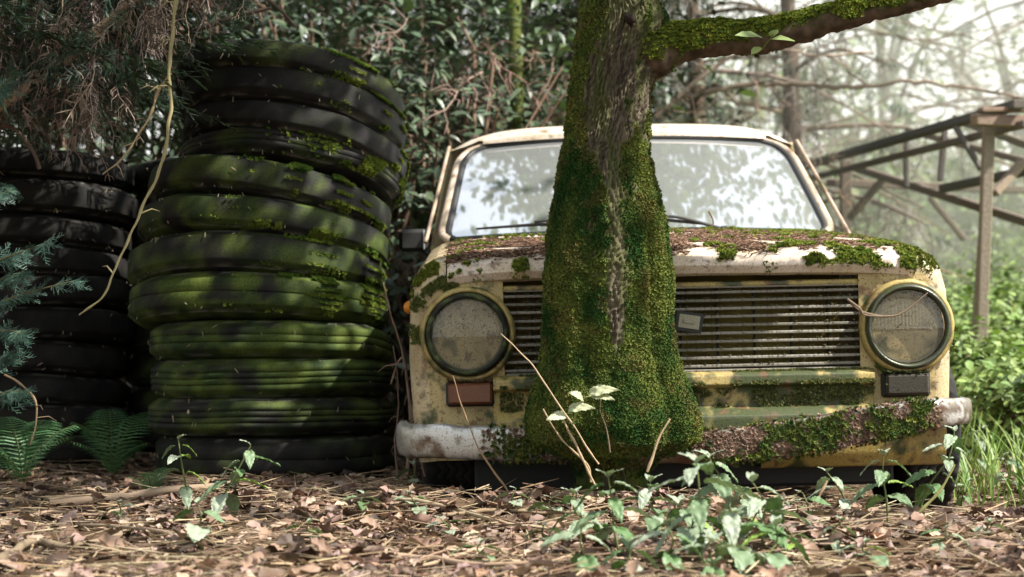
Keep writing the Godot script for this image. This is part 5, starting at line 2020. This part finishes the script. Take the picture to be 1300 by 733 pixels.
func build_background() -> void:
	# evergreen thicket behind the tyres and the car
	var dk := Color(0.03, 0.05, 0.025)
	var md := Color(0.09, 0.125, 0.075)
	var g := "evergreen shrubs of the thicket behind the car"
	var lab := "dense dark evergreen shrub in the thicket behind the tyres and car"
	var spots := [[420, 8.6, 0.75, 2.1], [560, 9.0, 0.8, 2.3], [680, 9.6, 0.75, 2.0], [480, 10.0, 0.9, 3.0], [640, 10.6, 0.9, 3.1], [300, 9.0, 0.9, 2.8], [150, 9.0, 0.9, 2.6], [10, 8.8, 0.9, 2.6], [820, 11.5, 0.8, 2.0], [760, 10.8, 0.8, 2.8], [400, 11.0, 1.0, 3.6], [560, 11.6, 1.0, 3.7], [700, 12.0, 1.0, 3.6], [230, 10.6, 1.0, 3.5]]
	for k in spots.size():
		var s = spots[k]
		bush("evergreen_shrub", lab, g, "shrub", foot(s[0], s[1]), Vector3(s[2], s[3], s[2]), 3200, L.laurel, Vector2(0.055, 0.105), dk, md, M.gloss_leaf, 700 + k, 9, 34)
	# mossy sapling trunk in the thicket
	rng.seed = 720
	var base := foot(650, 9.3)
	var sap := thing("sapling", "thin mossy sapling trunk rising from the thicket behind the car", "tree", base)
	var b := Buf.new()
	var sp := smooth_path([Vector3(0, -0.05, 0), Vector3(0.0, 0.9, 0), Vector3(0.03, 1.6, 0), Vector3(-0.02, 3.2, 0)], 30)
	b.tube(sp, taper(0.055, 0.03, 30), 14, Color(0.10, 0.12, 0.035), 0.25, nz)
	part("trunk", b.mesh(), M.bark, sap)
	var where := []
	var tints := PackedColorArray()
	for k in 420:
		var p := along(sp, rnd(0.45, 1.0)) + Vector3(rng.randfn(0, 0.4), rng.randfn(0, 0.3), rng.randfn(0, 0.4))
		where.append(facing(Vector3(rnd(-0.7, 0.7), 1, rnd(-0.7, 0.7)).normalized(), rnd(0, TAU), rnd(-0.4, 0.4), Vector3.ONE * rnd(0.05, 0.1), p))
		tints.append(vary(Color(0.09, 0.14, 0.05), 0.3))
	scatter("crown", L.broad, M.leaf, where, tints, sap)
	# bare brown brush in the thicket
	for q in [[590, 8.5, 73], [520, 9.2, 74], [870, 10.5, 75]]:
		rng.seed = q[2]
		var bb := foot(q[0], q[1])
		var br := thing("dead_bush", ["dead brown brush beside the mossy sapling", "bare brown brush above the car's left side", "tangled bare brush above the car's roof"][q[2] - 73], "bush", bb)
		b = Buf.new()
		for k in 20:
			var e := Vector3(rnd(-1.0, 1.0), rnd(0.8, 2.1), rnd(-0.5, 0.5))
			b.tube(smooth_path([Vector3(rnd(-0.15, 0.15), -0.03, rnd(-0.15, 0.15)), e * 0.5 + Vector3(rnd(-0.2, 0.2), 0.2, 0), e], 8), taper(0.012, 0.003, 8), 4, vary(Color(0.24, 0.165, 0.125), 0.35))
		part("stems", b.mesh(), M.twig, br)
		where = []
		tints = PackedColorArray()
		for k in 110:
			var p := Vector3(rnd(-0.9, 0.9), rnd(0.4, 2.0), rnd(-0.5, 0.5))
			where.append(Transform3D((Basis(Vector3.UP, rnd(0, TAU)) * Basis(Vector3.RIGHT, rnd(-1.6, 1.6))).scaled_local(Vector3.ONE * rnd(0.2, 0.5)), p))
			tints.append(vary(Color(0.25, 0.18, 0.14), 0.35))
		scatter("side_twigs", L.hanging, M.twig, where, tints, br)
	# spruces with bare hanging twigs behind the limb
	spruce("grey spruce with bare hanging twigs behind the mossy limb", foot(1000, 13.5), 6.5, 2.0, 1.1, 740, 0.0, Color(0.04, 0.065, 0.035), Color(0.09, 0.125, 0.07), 240, 340)
	spruce("thin half-dead spruce at the edge of the clearing", foot(880, 12.6), 5.5, 1.9, 1.0, 741, 0.8, Color(0.14, 0.11, 0.08), Color(0.22, 0.18, 0.14), 240, 170)
	spruce("spruce with drooping twigs over the shed frame", foot(1440, 16.0), 7.5, 3.6, 2.0, 742, 0.0, Color(0.04, 0.065, 0.035), Color(0.09, 0.125, 0.07), 400, 160)
	spruce("tall dark spruce closing the wood behind the thicket", foot(560, 13.0), 7.0, 2.4, 0.6, 743, 0.0, Color(0.04, 0.065, 0.035), Color(0.09, 0.125, 0.07), 300, 1700)
	spruce("dark spruce behind the tyre stacks", foot(300, 12.5), 7.0, 2.5, 0.5, 744, 0.0, Color(0.04, 0.065, 0.035), Color(0.09, 0.125, 0.07), 300, 1700)
	spruce("dark spruce behind the far left stack", foot(40, 12.0), 7.0, 2.5, 0.5, 745, 0.0, Color(0.04, 0.065, 0.035), Color(0.09, 0.125, 0.07), 200, 1700)
	spruce("dense spruce standing behind the mossy trunk", foot(740, 14.5), 7.5, 1.7, 0.6, 746, 0.0, Color(0.04, 0.065, 0.035), Color(0.09, 0.125, 0.07), 400, 1500)
	# long bare bough crossing behind the roof
	stalk([[838, 132], [920, 112], [1000, 106], [1080, 112], [1160, 104], [1260, 118], [1330, 130]], 11.0, 0.018, "long bare bough crossing behind the car's roof", Color(0.22, 0.17, 0.13), [], "bare_bough", "branch", 9)
	stalk([[830, 150], [900, 90], [960, 60], [1040, 70], [1110, 66]], 10.6, 0.014, "pale bare bough arching under the mossy limb", Color(0.36, 0.28, 0.22), [], "bare_bough", "branch", 9)
	for k in 7:
		rng.seed = 750 + k
		var y0 := 20.0 + 26.0 * k
		stalk([[880 + 30 * k, y0 + 40], [960 + 30 * k, y0 + rnd(-20, 30)], [1060 + 20 * k, y0 + rnd(-30, 20)], [1160 + 14 * k, y0 + rnd(-20, 40)], [1320, y0 + rnd(-20, 60)]], 12.0 + 0.4 * k, 0.009, "thin bare spruce bough drooping against the bright clearing", Color(0.24, 0.20, 0.16), [], "bare_bough", "branch", 22, "thin bare boughs against the clearing")
	# green undergrowth of the clearing
	var lg := Color(0.12, 0.19, 0.05)
	var yg := Color(0.24, 0.32, 0.09)
	g = "leafy undergrowth of the clearing"
	lab = "light green leafy undergrowth in the sunny clearing round the shed"
	var open := [[1130, 9.2, 0.55, 0.55], [1230, 8.2, 0.5, 0.45], [1290, 9.8, 0.7, 0.7], [1180, 10.6, 0.7, 0.75], [1090, 11.5, 0.7, 0.8], [1260, 12.0, 0.9, 0.9], [1150, 13.5, 1.0, 1.0], [1300, 14.0, 1.0, 1.1], [1050, 14.0, 0.9, 1.1], [1230, 16.5, 1.3, 1.3], [1100, 17.0, 1.3, 1.4], [1330, 7.4, 0.45, 0.4], [1440, 9.0, 0.8, 0.7], [1500, 12.0, 1.0, 1.0], [1600, 9.5, 0.9, 0.8], [1480, 16.0, 1.3, 1.3]]
	for k in open.size():
		var s = open[k]
		bush("undergrowth", lab, g, "undergrowth", foot(s[0], s[1]), Vector3(s[2], s[3], s[2]), 2600, L.broad, Vector2(0.03, 0.065), lg, yg, M.leaf, 760 + k, 5, 26)
	# a tall tree that roofs the thicket and shows in the windscreen
	far_tree("tall broadleaf tree spreading its crown over the thicket and the car", "", foot(730, 11.6), 8.0, 4.2, 7500, Color(0.09, 0.15, 0.04), Color(0.18, 0.25, 0.07), 780, 0.52)
	# unseen trees added behind the camera to keep low sky off the car's front
	var wood := [[-5.5, 3.0, 7.5, 2.6], [-2.2, 4.6, 8.0, 2.7], [1.4, 5.2, 8.0, 2.7], [4.6, 5.6, 6.0, 2.4], [-6.5, -1.5, 7.5, 2.5], [-5.5, -6.0, 7.0, 2.2]]
	for k in wood.size():
		var s = wood[k]
		far_tree("unseen leafy tree added round the photographer to hold off low sky", "unseen trees added round the photographer", Vector3(s[0], ground_y(s[0], s[1]), s[1]), s[2], s[3], 3000, Color(0.09, 0.15, 0.04), Color(0.18, 0.25, 0.07), 810 + k, 0.12)
	# broadleaf trees round the clearing
	g = "sunlit trees beyond the clearing"
	lab = "sunlit pale green tree beyond the clearing"
	var far := [[1080, 22, 2.5, 2.2], [1230, 24, 2.3, 2.4], [1350, 22, 2.3, 2.2], [960, 22, 3.4, 2.4], [1160, 30, 2.8, 3.0], [1420, 28, 2.8, 3.0], [860, 26, 3.6, 2.0]]
	for k in far.size():
		var s = far[k]
		far_tree(lab, g, foot(s[0], s[1]), s[2], s[3], 2600, Color(0.09, 0.15, 0.04), Color(0.18, 0.25, 0.07), 790 + k, 0.1)
	far_tree("slender sparse tree with thin pale leaves against the white sky", "", foot(1120, 25), 6.5, 2.6, 1300, Color(0.09, 0.15, 0.04), Color(0.18, 0.25, 0.07), 802, 0.3)
	far_tree("wispy pale tree beside the shed against the white sky", "", foot(1300, 24), 6.0, 2.2, 800, Color(0.09, 0.15, 0.04), Color(0.18, 0.25, 0.07), 803, 0.3)

func _ready() -> void:
	rng.seed = 1
	nz.noise_type = FastNoiseLite.TYPE_SIMPLEX
	nz.frequency = 1.0
	nz.fractal_type = FastNoiseLite.FRACTAL_NONE
	nz.seed = 5
	fb.noise_type = FastNoiseLite.TYPE_SIMPLEX
	fb.frequency = 1.0
	fb.fractal_type = FastNoiseLite.FRACTAL_FBM
	fb.fractal_octaves = 4
	fb.seed = 8
	# camera: kneeling photographer, short telephoto
	var cam := Camera3D.new()
	cam.name = "camera"
	cam.position = EYE
	cam.rotation.x = PITCH
	var lens := CameraAttributesPhysical.new()
	lens.frustum_focal_length = 24.0 * FOCAL / 733.0
	lens.frustum_focus_distance = 4.9
	lens.exposure_aperture = 4.0
	lens.frustum_near = 0.05
	lens.frustum_far = 600.0
	cam.attributes = lens
	cam.far = 600.0
	add_child(cam)
	cam.current = true
	# daylight
	var sky := ProceduralSkyMaterial.new()
	sky.sky_top_color = Color(0.90, 0.94, 1.0)
	sky.sky_horizon_color = Color(1.0, 1.0, 0.97)
	sky.sky_curve = 0.6
	sky.ground_bottom_color = Color(0.25, 0.22, 0.18)
	sky.ground_horizon_color = Color(0.6, 0.6, 0.55)
	sky.sky_energy_multiplier = 0.9
	var env := Environment.new()
	env.background_mode = Environment.BG_SKY
	env.sky = Sky.new()
	env.sky.sky_material = sky
	env.tonemap_mode = Environment.TONE_MAPPER_LINEAR
	env.tonemap_exposure = 2.25
	env.sdfgi_enabled = true
	env.ssao_enabled = true
	env.ssil_enabled = true
	var we := WorldEnvironment.new()
	we.name = "daylight"
	we.environment = env
	add_child(we)
	var sun := DirectionalLight3D.new()
	sun.name = "sun"
	sun.light_color = Color(1.0, 0.975, 0.93)
	sun.light_energy = 1.6
	sun.light_angular_distance = 0.8
	sun.shadow_enabled = true
	add_child(sun)
	var to_sun := Vector3(0.70, 0.90, 0.30).normalized()
	sun.look_at_from_position(to_sun * 10.0, Vector3.ZERO)
	# sunlit haze in the clearing
	env.volumetric_fog_enabled = true
	env.volumetric_fog_density = 0.0
	var mist := FogVolume.new()
	mist.name = "mist"
	mist.size = Vector3(24, 7, 26)
	mist.position = Vector3(13.7, 3.2, -23.6)
	var air := FogMaterial.new()
	air.density = 0.03
	air.albedo = Color(1, 1, 0.94)
	mist.material = air
	add_child(mist)
	tag(mist, "bright sunlit haze hanging in the clearing", "mist", "", "stuff")
	make_materials()
	make_leaves()
	build_ground()
	build_car()
	build_tree()
	build_tyres()
	build_shed()
	build_background()
	build_conifer()
	build_plants()
